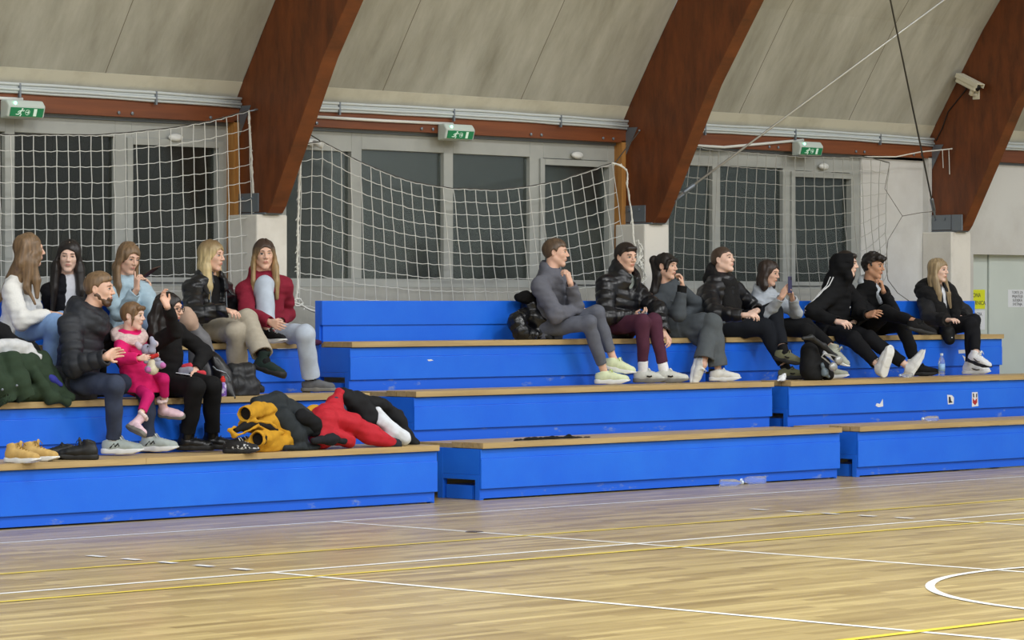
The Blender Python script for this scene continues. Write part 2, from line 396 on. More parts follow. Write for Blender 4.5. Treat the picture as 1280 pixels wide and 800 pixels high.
def bench(row, sec, x0, x1, joints=()):
    Y, H = YR[row], HR[row]; zb = {'A': 0, 'B': HR['A'], 'C': HR['B']}[row]
    root = thing('bleacher_bench', BLAB[row, sec], 'bleacher', ((x0+x1)/2, Y+.3, 0), 'blue bleacher benches'); benches[row, sec] = root
    xs = [x0] + list(joints) + [x1]
    for a, b in zip(xs[:-1], xs[1:]):
        for k in range(3):
            ya = Y + k*(PD/3); mb = MB(); mb.box(a+.002, b-.002, ya, ya+PD/3-.008, H-PT, H, 0)
            ex = .0015
            mb.box(a+.0005, a+.002, ya+.002, ya+PD/3-.010, H-PT+.002, H-.002, 1)
            part(mb, 'seat_plank', [M_BENCHWOOD, M_ENDGRAIN], root)
    mb = MB(); mb.box(x0+.02, x1, Y+PD+.005, Y+.735+.018, H-PT-.015, H-.012); part(mb, 'deck', M_BENCHWOOD, root)
    kick = .075 if row != 'A' else .085
    mb = MB(); mb.box(x0+.005, x1, Y+.022, Y+.04, zb+kick, H-PT-.078); mb.box(x0+.005, x1, Y+.0265, Y+.04, H-PT-.078, H-PT-.004); part(mb, 'front_panel', M_BLUE, root, bevel=.003)
    mb = MB(); mb.box(x0+.005, x1-.02, Y+.04, Y+.055, zb+(.012 if row == 'A' else -.02), zb+kick+.02); part(mb, 'kick_board', M_BLUE2, root)
    # left end: side panel, posts, rail and inner box
    z1 = H-PT-.004
    mb = MB(); mb.box(x0+.005, x0+.022, Y+.042, Y+.44, z1-.195, z1); part(mb, 'side_panel', M_BLUE, root)
    mb = MB(); mb.box(x0+.004, x0+.05, Y+.0425, Y+.09, 0, z1-.196); mb.box(x0+.004, x0+.05, Y+.44, Y+.50, 0, z1); mb.box(x0+.004, x0+.05, Y+.09, Y+.44, z1-.235, z1-.197); part(mb, 'end_frame', M_BLUE, root, bevel=.003)
    mb = MB(); mb.box(x0+.02, x0+.4, Y+.14, Y+.42, max(zb-.1, .003), z1-.28); part(mb, 'inner_box', M_BLUE, root)
    for ya in (.03, .42):
        mb = MB(); mb.box(x1-.045, x1-.001, Y+ya+.0255, Y+ya+.07, 0, z1); part(mb, 'end_post', M_BLUE, root, bevel=.003)
    nb = max(2, int((x1-x0)/1.6))
    for k in range(1, nb):
        xx = x0 + (x1-x0)*k/nb; mb = MB(); mb.box(xx-.025, xx+.025, Y+.2, Y+.26, 0, H-PT); part(mb, 'inner_post', M_BLUE, root)
    if row == 'C':
        yb = Y+PD+.005
        mb = MB(); mb.box(x0, x1, yb, yb+.03, 1.312, 1.507); part(mb, 'back_board', M_BLUE, root, bevel=.003)
        mb = MB(); mb.box(x0+.02, x1, yb+.014, yb+.036, H, 1.325); part(mb, 'back_board', M_BLUE, root)
        for xx in (x0-.0, x1-.05):
            mb = MB(); mb.box(xx, xx+.05, yb+.032, yb+.085, 0, 1.507); part(mb, 'back_post', M_BLUE, root, bevel=.003)
    return root
bench('A', 'left', 11.2, 16.45, (13.68,)); bench('A', 'mid', 16.9, 21.17); bench('A', 'right', 21.41, 29.5, (25.6,))
bench('B', 'left', 11.2, 16.42, (13.9,)); bench('B', 'mid', 16.9, 21.15); bench('B', 'right', 21.37, 29.5, (25.3,))
bench('C', 'left', 11.2, 16.43, (13.8,)); bench('C', 'mid', 16.9, 21.15); bench('C', 'right', 21.36, 25.47)
# ================================================================ IMPLICIT-SURFACE MODELLER (smooth blended solids -> one mesh)
A3 = lambda v: np.asarray(v, dtype=np.float64)
def nrm(v): v = A3(v); return v / max(np.linalg.norm(v), 1e-9)
class SDF:
    def __init__(s, lo, hi, h):
        s.lo = A3(lo); s.h = h; s.n = np.maximum(np.ceil((A3(hi) - s.lo) / h).astype(int) + 1, 4)
        s.F = np.full(s.n, .25, np.float32)
        s.ax = [(s.lo[i] + h * np.arange(s.n[i])).astype(np.float32) for i in range(3)]
    def win(s, lo, hi):
        a = np.clip(np.floor((A3(lo) - s.lo) / s.h).astype(int), 0, s.n); b = np.clip(np.ceil((A3(hi) - s.lo) / s.h).astype(int) + 1, 0, s.n)
        sl = tuple(slice(a[i], b[i]) for i in range(3))
        if any(b[i] <= a[i] for i in range(3)): return None, None
        return sl, (s.ax[0][sl[0]][:, None, None], s.ax[1][sl[1]][None, :, None], s.ax[2][sl[2]][None, None, :])
    def comb(s, sl, d, k, op):
        f = s.F[sl]
        if op == 'u':
            if k > 0:
                h = np.maximum(k - np.abs(f - d), 0) / k; s.F[sl] = np.minimum(f, d) - h * h * k * .25
            else: s.F[sl] = np.minimum(f, d)
        elif op == 's':
            d = -d
            if k > 0:
                h = np.maximum(k - np.abs(f - d), 0) / k; s.F[sl] = np.maximum(f, d) + h * h * k * .25
            else: s.F[sl] = np.maximum(f, d)
    def cone(s, a, b, ra, rb, k=.02, op='u', flat=None, puff=None, cut=None, ff=1.0):
        """round cone a-b; flat=(axis, factor) squashes the section; puff=(amplitude, spacing[, phase]) quilts it; cut=[(point, normal)] trims it"""
        a = A3(a); b = A3(b); m = max(ra, rb) * 1.05 + k + .02 + (puff[0] if puff else 0)
        sl, g = s.win(np.minimum(a, b) - m, np.maximum(a, b) + m)
        if sl is None: return s
        X = [(g[i] - np.float32(a[i])) for i in range(3)]; ab = b - a; L2 = max(ab @ ab, 1e-10)
        t = (X[0] * np.float32(ab[0]) + X[1] * np.float32(ab[1]) + X[2] * np.float32(ab[2])) / np.float32(L2); tc = np.clip(t, 0, 1)
        q = [X[i] - tc * np.float32(ab[i]) for i in range(3)]
        d2 = q[0]**2 + q[1]**2 + q[2]**2
        if flat is not None:
            n = nrm(flat[0]); c = q[0]*np.float32(n[0]) + q[1]*np.float32(n[1]) + q[2]*np.float32(n[2]); d2 = d2 + c*c*np.float32(1/flat[1]**2 - 1)
        d = np.sqrt(np.maximum(d2, 0)) - (np.float32(ra) + tc*np.float32(rb - ra))
        if puff:
            L = math.sqrt(L2); ph = puff[2] if len(puff) > 2 else 0
            d = d - np.float32(puff[0]) * (np.abs(np.sin(np.float32(math.pi/puff[1]) * (t*np.float32(L) + np.float32(ph)))) ** np.float32(.55) - np.float32(.6))
        if cut:
            for p, n in cut:
                n = nrm(n); p = A3(p)
                d = np.maximum(d, (g[0]-np.float32(p[0]))*np.float32(n[0]) + (g[1]-np.float32(p[1]))*np.float32(n[1]) + (g[2]-np.float32(p[2]))*np.float32(n[2]))
        s.comb(sl, d.astype(np.float32), k, op); return s
    def ell(s, c, rad, axes=None, k=.02, op='u'):
        c = A3(c); rad = A3(rad); R = np.eye(3) if axes is None else A3(axes); m = rad.max() + k + .02
        sl, g = s.win(c - m, c + m)
        if sl is None: return s
        X = [(g[i] - np.float32(c[i])) for i in range(3)]; k0 = 0; k1 = 0
        for i in range(3):
            q = X[0]*np.float32(R[i][0]) + X[1]*np.float32(R[i][1]) + X[2]*np.float32(R[i][2])
            k0 = k0 + (q/np.float32(rad[i]))**2; k1 = k1 + (q/np.float32(rad[i]**2))**2
        k0 = np.sqrt(k0); k1 = np.sqrt(np.maximum(k1, 1e-12))
        s.comb(sl, (k0*(k0-1)/k1).astype(np.float32), k, op); return s
    def chain(s, pts, rs, k=.02, op='u', **kw):
        for i in range(len(pts)-1): s.cone(pts[i], pts[i+1], rs[i], rs[i+1], k, op, **kw)
        return s
    def plane(s, p, n, lo=None, hi=None, k=0):
        """keep only the side behind the plane (within a box)"""
        sl, g = s.win(s.lo if lo is None else lo, s.lo + s.n*s.h if hi is None else hi); p = A3(p); n = nrm(n)
        d = (g[0]-p[0])*n[0] + (g[1]-p[1])*n[1] + (g[2]-p[2])*n[2]
        s.comb(sl, (-d).astype(np.float32), k, 's'); return s
    def noise(s, amp, freq, seed=0, lo=None, hi=None, n=5, aniso=None):
        rs = np.random.RandomState(seed); sl, g = s.win(s.lo if lo is None else lo, s.lo + s.n*s.h if hi is None else hi); acc = 0
        band = np.abs(s.F[sl]) < amp*4 + s.h*3
        for i in range(n):
            kv = rs.normal(size=3); kv = kv/np.linalg.norm(kv)*freq*rs.uniform(.6, 1.5)
            if aniso is not None: kv = kv*A3(aniso)
            kv = kv.astype(np.float32)
            acc = acc + np.sin(g[0]*kv[0] + g[1]*kv[1] + g[2]*kv[2] + np.float32(rs.uniform(0, 6.28)))
        s.F[sl] = s.F[sl] + np.where(band, acc*np.float32(amp/math.sqrt(n)), 0).astype(np.float32); return s
    def at(s, p):
        i = np.clip(np.round((A3(p)-s.lo)/s.h).astype(int), 0, s.n-1); return s.F[tuple(i)]
    def mesh(s):
        F = s.F; F[0] = F[-1] = .2; F[:, 0] = F[:, -1] = .2; F[:, :, 0] = F[:, :, -1] = .2
        S = F < 0; n = s.n
        cnt = np.zeros(n-1, np.uint8); cs = [(i, j, k) for i in (0, 1) for j in (0, 1) for k in (0, 1)]
        vw = lambda arr, c: arr[c[0]:n[0]-1+c[0], c[1]:n[1]-1+c[1], c[2]:n[2]-1+c[2]]
        for c in cs: cnt += vw(S, c)
        act = (cnt > 0) & (cnt < 8); ii = np.argwhere(act)
        idx = np.full(n-1, -1, np.int32); idx[act] = np.arange(len(ii), dtype=np.int32)
        V = np.stack([F[ii[:, 0]+c[0], ii[:, 1]+c[1], ii[:, 2]+c[2]] for c in cs], 1)
        pos = np.zeros((len(ii), 3)); w = np.zeros(len(ii))
        for a in range(8):
            for b in range(a+1, 8):
                if sum(abs(cs[a][q]-cs[b][q]) for q in range(3)) != 1: continue
                fa, fb = V[:, a], V[:, b]; m = (fa < 0) != (fb < 0); t = np.where(m, fa/np.where(m, fa-fb, 1), 0)
                p = A3(cs[a])[None] + t[:, None]*(A3(cs[b])-A3(cs[a]))[None]
                pos += np.where(m[:, None], p, 0); w += m
        verts = s.lo + s.h*(ii + pos/np.maximum(w, 1)[:, None])
        quads = []
        for ax in range(3):
            o = [q for q in range(3) if q != ax]
            lo_ = [slice(None)]*3; hi_ = [slice(None)]*3; lo_[ax] = slice(0, -1); hi_[ax] = slice(1, None)
            ch = S[tuple(lo_)] != S[tuple(hi_)]; e = np.argwhere(ch)
            ok = (e[:, o[0]] > 0) & (e[:, o[1]] > 0) & (e[:, o[0]] < n[o[0]]-1) & (e[:, o[1]] < n[o[1]]-1); e = e[ok]
            ins = S[e[:, 0], e[:, 1], e[:, 2]]
            def cell(d0, d1):
                q = e.copy(); q[:, o[0]] += d0; q[:, o[1]] += d1; return idx[q[:, 0], q[:, 1], q[:, 2]]
            Q = np.stack([cell(-1, -1), cell(0, -1), cell(0, 0), cell(-1, 0)], 1)
            flip = ins if ax != 1 else ~ins
            Q = np.where(flip[:, None], Q, Q[:, ::-1]); quads.append(Q)
        return verts, np.concatenate(quads)
def emit(sdf, name, mats, parent=None, mfun=None):
    v, q = sdf.mesh()
    if len(q) == 0: return None
    mi = None
    if mfun is not None: mi = mfun(v[q].mean(1))
    loc = np.zeros(3); p = parent
    while p is not None: loc += A3(p.location); p = p.parent
    o = link_mesh(name, v - loc, q, mats, parent, True, mi)
    return o
def quick(lo, hi, h): return SDF(lo, hi, h)
# ================================================================ PEOPLE
M_EYEW = material('eye_white', (222, 218, 212), .3)
M_IRIS = material('eye_iris', (48, 34, 26), .25)
M_LASH = material('eyelash', (30, 24, 22), .8)
SKINS = {}
def skin(name, col, lip):
    if name not in SKINS:
        a = material('skin_' + name, col, .52, noise=(18, .06), spec=.4)
        b = a.node_tree.nodes['Principled BSDF']; b.inputs['Subsurface Weight'].default_value = .12; b.inputs['Subsurface Radius'].default_value = (.012, .005, .003)
        SKINS[name] = (a, material('lips_' + name, lip, .42))
    return SKINS[name]
SK_FAIR = ('fair', (228, 186, 164), (198, 132, 120)); SK_PALE = ('pale', (236, 200, 182), (208, 146, 136)); SK_TAN = ('tan', (200, 152, 122), (160, 92, 82))
HAIRM = {}
def two_tone(name, roots, col, z0, z1):
    m = hairmat(name, col); N = m.node_tree.nodes; L = m.node_tree.links; b = N['Principled BSDF']
    g = N.new('ShaderNodeNewGeometry'); sp = N.new('ShaderNodeSeparateXYZ'); L.new(g.outputs['Position'], sp.inputs[0])
    mr = N.new('ShaderNodeMapRange'); mr.inputs[1].default_value = z0; mr.inputs[2].default_value = z1; L.new(sp.outputs[2], mr.inputs[0])
    mx = N.new('ShaderNodeMix'); mx.data_type = 'RGBA'; L.new(mr.outputs[0], mx.inputs[0])
    L.new(b.inputs['Base Color'].links[0].from_socket, mx.inputs[6]); mx.inputs[7].default_value = s2l(roots) + (1,)
    L.new(mx.outputs[2], b.inputs['Base Color']); return m
def hairmat(name, col, tip=None):
    if name in HAIRM: return HAIRM[name]
    m = material('hair_' + name, col, .42, noise=(60, .35, (1, 1, .06)), spec=.45)
    HAIRM[name] = m; return m
FABR = {}
def fabric(col, rough=.85, kind='cloth'):
    k = (col, rough, kind)
    if k in FABR: return FABR[k]
    nm = kind + '_' + '_'.join(map(str, col))
    if kind == 'denim': m = material(nm, col, .85, noise=(9, .14), bump=(220, .25))
    elif kind == 'shiny': m = material(nm, col, rough, noise=(6, .1), bump=(26, .22), spec=.5, coat=.0)
    elif kind == 'fur': m = material(nm, col, .95, noise=(40, .16), bump=(90, .7))
    elif kind == 'knit': m = material(nm, col, .95, noise=(60, .04), bump=(90, .25))
    else: m = material(nm, col, rough, noise=(30, .07), bump=(140, .2), spec=.25)
    FABR[k] = m; return m
M_SOLEW = material('white_rubber', (226, 228, 226), .55); M_SOLEB = material('black_rubber', (26, 26, 26), .6); M_SOLEG = material('grey_rubber', (120, 118, 112), .6)

def dirphi(phi, pitch=0):
    p = math.radians(phi); q = math.radians(pitch)
    d = math.cos(p)*(-FW) + math.sin(p)*RT
    return nrm(d*math.cos(q) + UP*math.sin(q))
def camvec(r, toward, u): return nrm(RT*r - FW*toward + UP*u)
def reach(parent, px, L, sgn):
    """the point at distance L from parent that is seen at px: near ('n') or far ('f') one"""
    d = ray(*px); o = CAMP - A3(parent); a = d @ d; b = 2*o @ d; c = o @ o - L*L; D = b*b - 4*a*c
    if D <= 0:
        q = CAMP + d*(-b/(2*a)); return A3(parent) + nrm(q - A3(parent))*L, math.sqrt(max(c - b*b/(4*a) + L*L, 0))/L
    t = (-b + (-1 if sgn == 'n' else 1)*math.sqrt(D))/(2*a); return CAMP + d*t, 1.0

# ---- shoes: built once per kind in their own frame (x to the toe, y left, z up, origin under the ankle on the ground)
SHOE_CACHE = {}
def shoe_geo(kind):
    if kind in SHOE_CACHE: return SHOE_CACHE[kind]
    high = {'sneaker': .085, 'high': .115, 'boot': .19, 'kidboot': .17, 'clog': .14, 'slipper': .075}[kind]
    st = {'sneaker': .034, 'high': .034, 'boot': .036, 'kidboot': .036, 'clog': .05, 'slipper': .028}[kind]
    s = SDF((-.11, -.075, -.01), (.24, .075, high + .05), .0045)
    s.cone((-.035, 0, .048), (.055, -.002, .047), .040, .042, .02, flat=((0, 1, 0), .9))
    s.cone((.055, -.002, .044), (.152, .002, .036), .042, .037, .02, flat=((0, 0, 1), .86))
    s.cone((-.012, 0, .05), (-.016, 0, high), .042, .043 if kind != 'slipper' else .046, .03)
    if kind in ('sneaker', 'high', 'boot'):
        s.cone((.028, 0, .075), (.045, 0, high + .012), .022, .018, .02, flat=((1, 0, 0), .5))
    for sy in (-1, 1): s.cone((.01, .02*sy, .06), (.11, .022*sy, .05), .024, .02, .02)
    s.plane((0, 0, .016), (0, 0, -1))
    s.plane((-.016, 0, high + .012), (-.35, 0, 1))
    inner = .034
    s.cone((-.014, 0, high - .025), (-.016, 0, high + .06), inner, inner, .004, 's')
    s.noise(.0012, 60, 3)
    up = s.mesh()
    s = SDF((-.12, -.075, -.01), (.25, .075, .09), .0045)
    for a, b, r0, r1 in (((-.038, 0), (.05, -.004), .044, .042), ((.05, -.004), (.152, .003), .042, .046)):
        s.cone((a[0], a[1], st*.5), (b[0], b[1], st*.5), r0, r1, .012, cut=[((0, 0, st), (0, 0, 1)), ((0, 0, 0), (0, 0, -1))])
    if kind in ('sneaker', 'high'): s.plane((.12, 0, -.002), (.35, 0, -1))
    so = s.mesh()
    la = MB()
    if kind in ('sneaker', 'high', 'boot'):
        nl = 5; p = []
        for i in range(nl):
            x = .112 - i*.019; z = .073 + i*.0052 + (.017*i if kind == 'boot' else .004*i if kind == 'high' else 0)
            
            if kind == 'boot': x, z = ((.112, .073), (.092, .080), (.070, .094), (.060, .124), (.058, .158))[i]
            la.tube([(x, -.022, z-.006), (x-.004, 0, z+.004), (x-.010, .022, z-.006)], .0034, 5)
        zt = .073 + nl*.0052 + (.08 if kind == 'boot' else .02 if kind == 'high' else 0)
        la.tube([(.034, .0, zt), (.045, .028, zt+.012), (.06, .034, zt-.01)], .003, 5); la.tube([(.034, .0, zt), (.045, -.028, zt+.012), (.06, -.034, zt-.01)], .003, 5)
    SHOE_CACHE[kind] = (up, so, la); return SHOE_CACHE[kind]
def make_shoe(kind, M, parent, upm, solem, lacem=None, name='shoe', mark=None, fur=None, scale=1.0):
    up, so, la = shoe_geo(kind)
    M = M @ Matrix.Scale(scale, 4)
    o = link_mesh(name, up[0], up[1], upm, parent, True)
    o.matrix_basis = M
    so_ = link_mesh('sole', so[0], so[1], solem, o, True)
    if lacem is not None and la.v:
        l = la.build('laces', lacem, o, True)
    if mark == 'bars':            # three slanting dark bars on each side
        for sy in (-1, 1):
            mb = MB()
            mb.tube([(-.012, .0445*sy, .038), (.016, .0445*sy, .066), (.020, .0465*sy, .046), (.040, .0445*sy, .066), (.046, .0465*sy, .048)], .0058, 5)
            mb.build('side_mark', M_BLACKPL, o)
    if mark == 'swoosh':          # a hooked stroke that runs back to the heel
        for sy in (-1, 1):
            mb = MB(); mb.tube([(.085, .0425*sy, .044), (.055, .0445*sy, .041), (.030, .0450*sy, .048), (.0, .044*sy, .060), (-.03, .041*sy, .068)], [.006, .0075, .006, .0042, .002], 6)
            mb.build('side_mark', M_BLACKPL, o)
    if mark == 'patch':
        for sy in (-1, 1):
            mb = MB(); mb.tube([(.03, .044*sy, .05), (.055, .046*sy, .046), (.07, .045*sy, .052)], .008, 6); mb.build('side_mark', M_BLACKPL, o)
    if fur is not None:
        s = SDF((-.1, -.08, .12), (.08, .08, .24), .006)
        for i in range(10):
            a = 2*math.pi*i/10; b = 2*math.pi*(i+1)/10; s.cone((-.014+.042*math.cos(a), .042*math.sin(a), .182), (-.014+.042*math.cos(b), .042*math.sin(b), .182), .017, .017, .01)
        s.noise(.003, 130, 2); v, q = s.mesh(); link_mesh('fur_cuff', v, q, fur, o, True)
    return o
def frame_mat(origin, x, z):
    x = nrm(x); z = A3(z); z = nrm(z - x*(z @ x)); y = np.cross(z, x)
    m = Matrix(((x[0], y[0], z[0], origin[0]), (x[1], y[1], z[1], origin[1]), (x[2], y[2], z[2], origin[2]), (0, 0, 0, 1))); return m

def hand_prims(s, W, a, n, side, sc, curl=(.5, .5, .5, .5), thumb=.5, spread=0.0):
    """palm, four fingers and a thumb; a = direction of the hand, n = palm side, side = +1 right hand"""
    a = nrm(a); n = A3(n); n = nrm(n - a*(n @ a)); t = np.cross(a, n)*side
    bases = ((.030, .086), (.0098, .092), (-.0102, .088), (-.0295, .078)); lens = (.070, .078, .072, .056)
    W = A3(W)
    for i, (o, f) in enumerate(bases):
        B = W + (a*f + t*o)*sc; s.cone(W + (a*.008 + t*o*.55)*sc, B, .0165*sc, .0125*sc, .012*sc)
        d = nrm(a + t*spread*(1.5-i)*.25); p = B; ang = 0; r = (.0094, .0088, .0078, .0066)
        for j, fr in enumerate((.45, .31, .24)):
            ang += curl[i]*(.8 if j == 0 else 1.0); dd = d*math.cos(ang) + n*math.sin(ang)
            q = p + dd*lens[i]*fr*sc*1.05; s.cone(p, q, r[j]*sc, r[j+1]*sc, .004 if j == 0 else .003); p = q
    B = W + (a*.026 + t*.022)*sc; d1 = nrm(a*.62 + t*(.75 - .35*thumb) + n*(.2 + .4*thumb)); p1 = B + d1*.042*sc
    s.cone(B, p1, .0135*sc, .0105*sc, .012*sc); d2 = nrm(a*.9 + t*(.35 - .6*thumb) + n*(.1 + .5*thumb)); s.cone(p1, p1 + d2*.034*sc, .0102*sc, .0078*sc, .004)

def shoe_up(K, A, T, fd): return nrm(K - A) if T[2] > .7 else (fd if T[2] < -.75 else UP)
class Person: pass
LOG = []
def person(label, spec):
    g = spec.get; P = Person(); sc = g('sc', 1.0); fem = g('fem', False); hs = g('hs', sc) * .965
    pel = atY(*spec['hip'], g('Yh', 18.89)); nb = atY(*spec['neck'], g('Yn', 18.86))
    fd = dirphi(spec['phi']); lf = np.cross(UP, fd)
    spine = nb - pel; Ls = np.linalg.norm(spine)
    root = thing('person', label, 'person', (float(pel[0]), float(pel[1]), g('ground', HR['B'])), g('group'))
    P.root = root
    up_t = nrm(spine); ft = nrm(fd - up_t*(fd @ up_t)); lt = np.cross(up_t, ft)
    sw = g('sw', .165 if fem else .19)*sc; shd = -.078*sc
    SH = {'R': nb + up_t*shd - lt*sw, 'L': nb + up_t*shd + lt*sw}
    if g('shR') : SH['R'] = atpx(g('shR'), SH['R'])
    HPJ = {'R': pel - lt*.092*sc, 'L': pel + lt*.092*sc}
    J = {'pel': pel, 'neck': nb}
    HD = {}
    for sd in 'RL':
        a = spec['arm' + sd]
        e, k1 = reach(SH[sd], a[0], .295*sc, a[1]); w, k2 = reach(e, a[2], .255*sc, a[3])
        hd = camvec(*a[5]) if a[5] else None
        if hd is None:
            q, k3 = reach(w, a[4], .12*sc, a[6] if len(a) > 6 and a[6] in ('n', 'f') else 'n'); hd = nrm(q - w)
        J['el'+sd], J['wr'+sd] = e, w; HD[sd] = hd
        l = spec['leg' + sd]
        kn, k4 = reach(HPJ[sd], l[0], .43*sc, l[1]); an, k5 = reach(kn, l[2], .42*sc, l[3])
        J['kn'+sd], J['an'+sd] = kn, an
        tv = camvec(*l[4][1:]) if l[4][0] == 'v' else atV(l[4], (an @ FW)) - an
        rowz = HR['B'] if pel[1] > 18.5 else HR['A']
        if sd in spec.get('plant', 'RL'):
            pz = spec.get('level' + sd, rowz); an = A3((an[0], an[1], pz + .080*sc)); J['an'+sd] = an; tv = tv*A3((1, 1, 0)) - FW*.02
        J['toe'+sd] = nrm(tv)
        for nm, kk in (('arm1', k1), ('arm2', k2), ('leg1', k4), ('leg2', k5)):
            if kk > 1.12: LOG.append((label[:28], sd, nm, round(kk, 2)))
    # head frame
    hc = atpx(spec['head'], nb + up_t*.16*sc + fd*.03)
    hf = dirphi(spec['hphi'], g('hpitch', 0)); hl = nrm(np.cross(UP, hf)); hu = np.cross(hf, hl)
    if g('roll'):
        r = math.radians(spec['roll']); hl, hu = hl*math.cos(r)+hu*math.sin(r), hu*math.cos(r)-hl*math.sin(r)
    P.J = J; P.SH = SH; P.HPJ = HPJ; P.hc = hc; P.hf, P.hl, P.hu = hf, hl, hu; P.hs = hs; P.ft, P.lt, P.ut = ft, lt, up_t; P.sc = sc; P.spec = spec; P.fd = fd; P.HD = HD
    h = lambda f, l, u: hc + (hf*f + hl*l + hu*u)*hs
    P.h = h
    AX = [hf, hl, hu]
    # ---------------- body: one continuous skin
    pts = [pel, nb, hc] + list(SH.values()) + [J[k] for k in J if not k.startswith('toe')]
    pts += [J['wr'+s] + HD[s]*.2*sc for s in 'RL'] + [J['an'+s] - UP*.07 + J['toe'+s]*.13*sc for s in 'RL']
    lo = np.min(pts, 0) - .17; hi = np.max(pts, 0) + .17
    b = SDF(lo, hi, .0047 if sc > .8 else .0042)
    b.cone(pel, pel + spine*.45, .105*sc, .095*sc, .05, flat=(ft, .8)); b.cone(pel + spine*.45, pel + spine*.8, .095*sc, .115*sc, .05, flat=(ft, .75))
    b.cone(SH['R']*.8 + SH['L']*.2 , SH['L']*.8 + SH['R']*.2, .045*sc, .045*sc, .05)
    for sd in 'RL':
        b.cone(SH[sd], J['el'+sd], .040*sc, .034*sc, .03); b.cone(J['el'+sd], J['wr'+sd], .034*sc, .0225*sc, .02)
        b.cone(HPJ[sd], J['kn'+sd], .064*sc, .045*sc, .04); b.cone(J['kn'+sd], J['kn'+sd]*.6 + J['an'+sd]*.4, .045*sc, .043*sc, .02)
        b.cone(J['kn'+sd]*.6 + J['an'+sd]*.4, J['an'+sd], .043*sc, .029*sc, .02)
        T_ = J['toe'+sd]; zz = shoe_up(J['kn'+sd], J['an'+sd], T_, fd); zz = nrm(zz - T_*(zz @ T_)); b.cone(J['an'+sd], J['an'+sd] - zz*.040*sc + T_*.095*sc, .029*sc, .016*sc, .02)
        a = spec['arm'+sd]; kw = g('hand'+sd, {})
        pn = camvec(*kw['palm']) if 'palm' in kw else -UP*.8 + ft*.1 - lt*(.3 if sd == 'L' else -.3)
        hand_prims(b, J['wr'+sd], HD[sd], pn, 1 if sd == 'R' else -1, sc*(.86 if fem else .95), kw.get('curl', (.45, .5, .55, .6)), kw.get('thumb', .5), kw.get('spread', .2))
    nr = (.046 if fem else .056)*hs
    b.cone(nb + up_t*.0 - ft*.005, h(-.022, 0, -.055), nr*1.12, nr, .03)
    b.cone(nb + lt*.07*sc - up_t*.07, h(-.02, .02, -.06), .035*sc, .03*hs, .04); b.cone(nb - lt*.07*sc - up_t*.07, h(-.02, -.02, -.06), .035*sc, .03*hs, .04)
    # head
    b.ell(h(-.012, 0, .025), A3((.095, .074, .088))*hs, AX, .02)
    b.ell(h(.030, 0, -.028), A3((.060, .056, .082))*hs, AX, .03)
    jw = .046 if fem else .053
    for y in (-1, 1):
        b.cone(h(-.002, jw*y, -.048), h(.062, .013*y, -.098), .021*hs, (.014 if fem else .017)*hs, .022)
        b.ell(h(.058, .036*y, -.018), A3((.022, .018, .020))*hs, AX, .018)
    b.cone(h(.066, -.008, -.100), h(.066, .008, -.100), (.013 if fem else .016)*hs, (.013 if fem else .016)*hs, .018)
    b.cone(h(.080, -.032, .030), h(.080, .032, .030), .011*hs, .011*hs, .02)
    for y in (-1, 1): b.ell(h(.098, .031*y, .008), A3((.018, .019, .013))*hs, AX, .012*hs, 's')
    for y in (-1, 1): b.ell(h(.0735, .031*y, .006), A3((.0125, .016, .012))*hs, AX, .006*hs)
    b.cone(h(.086, 0, .022), h(.110, 0, -.021), .0075*hs, .0105*hs, .010*hs)
    for y in (-1, 1): b.ell(h(.099, .0125*y, -.025), A3((.010, .008, .008))*hs, AX, .006*hs)
    b.ell(h(.084, 0, -.052), A3((.010, .022, .016))*hs, AX, .014*hs)
    b.cone(h(.094, -.011, -.0515), h(.094, .011, -.0515), .0038*hs, .0038*hs, .007*hs); b.cone(h(.091, -.010, -.0625), h(.091, .010, -.0625), .0046*hs, .0046*hs, .006*hs)
    b.cone(h(.101, -.016, -.0572), h(.101, .016, -.0572), .0036*hs, .0036*hs, .004*hs, 's')
    for y in (-1, 1):
        b.ell(h(-.010, .075*y, .000), A3((.018, .008, .031))*hs, [nrm(hf + hl*y*-.35), nrm(hl + hf*y*.35), hu], .006*hs); b.ell(h(-.006, .083*y, .002), A3((.009, .006, .018))*hs, AX, .004*hs, 's')
    def mf(c):
        q = (c - hc)/hs; f_, l_, u_ = q @ hf, q @ hl, q @ hu
        return (((l_/.0195)**2 + ((u_ + .0565)/.0082)**2 < 1) & (f_ > .07)).astype(int)
    ms = list(skin(*g('skin', SK_FAIR)))
    seat(P, b)
    body = emit(b, 'body', ms, root, mf); P.body = body
    def surf(l, u, f0=.13):
        f = f0
        while f > .03 and b.at(h(f, l, u)) > 0: f -= .0012
        return f
    def loc(p): return A3(p) - A3(root.location)
    open_ = g('eyes', .0065)
    for y in (-1, 1):
        fE = surf(.031*y, .006)
        mb = MB(); n1, n2 = 8, 14; vs = []; R = A3((.0060, .0145, open_))*hs; tl = .35*y
        ef = nrm(hf + hl*tl*.6); el_ = np.cross(hu, ef); cE = h(fE - .0025, .031*y, .006)
        for i in range(n1+1):
            th = math.pi*i/n1
            for j in range(n2):
                ph = 2*math.pi*j/n2; vs.append(loc(cE + ef*R[0]*math.cos(th) + el_*R[1]*math.sin(th)*math.cos(ph) + hu*R[2]*math.sin(th)*math.sin(ph)))
        fs = [[i*n2+j, i*n2+(j+1) % n2, (i+1)*n2+(j+1) % n2, (i+1)*n2+j] for i in range(n1) for j in range(n2)]
        mi = []
        for f_ in fs:
            c = sum(A3(vs[q]) for q in f_)/4 - loc(cE); mi.append(1 if (c @ ef > .001*hs and abs(c @ el_ - .0015*y*0) < .0062*hs) else 0)
        link_mesh('eye', vs, fs, [M_EYEW, M_IRIS], root, True, mi)
        mb = MB(); pts_ = []
        for q in (-1, -.5, 0, .5, 1): pts_.append(loc(cE + ef*(.0048 - .003*q*q)*hs + el_*.0155*q*hs + hu*(open_*(1 - .75*q*q) + .0012)*hs))
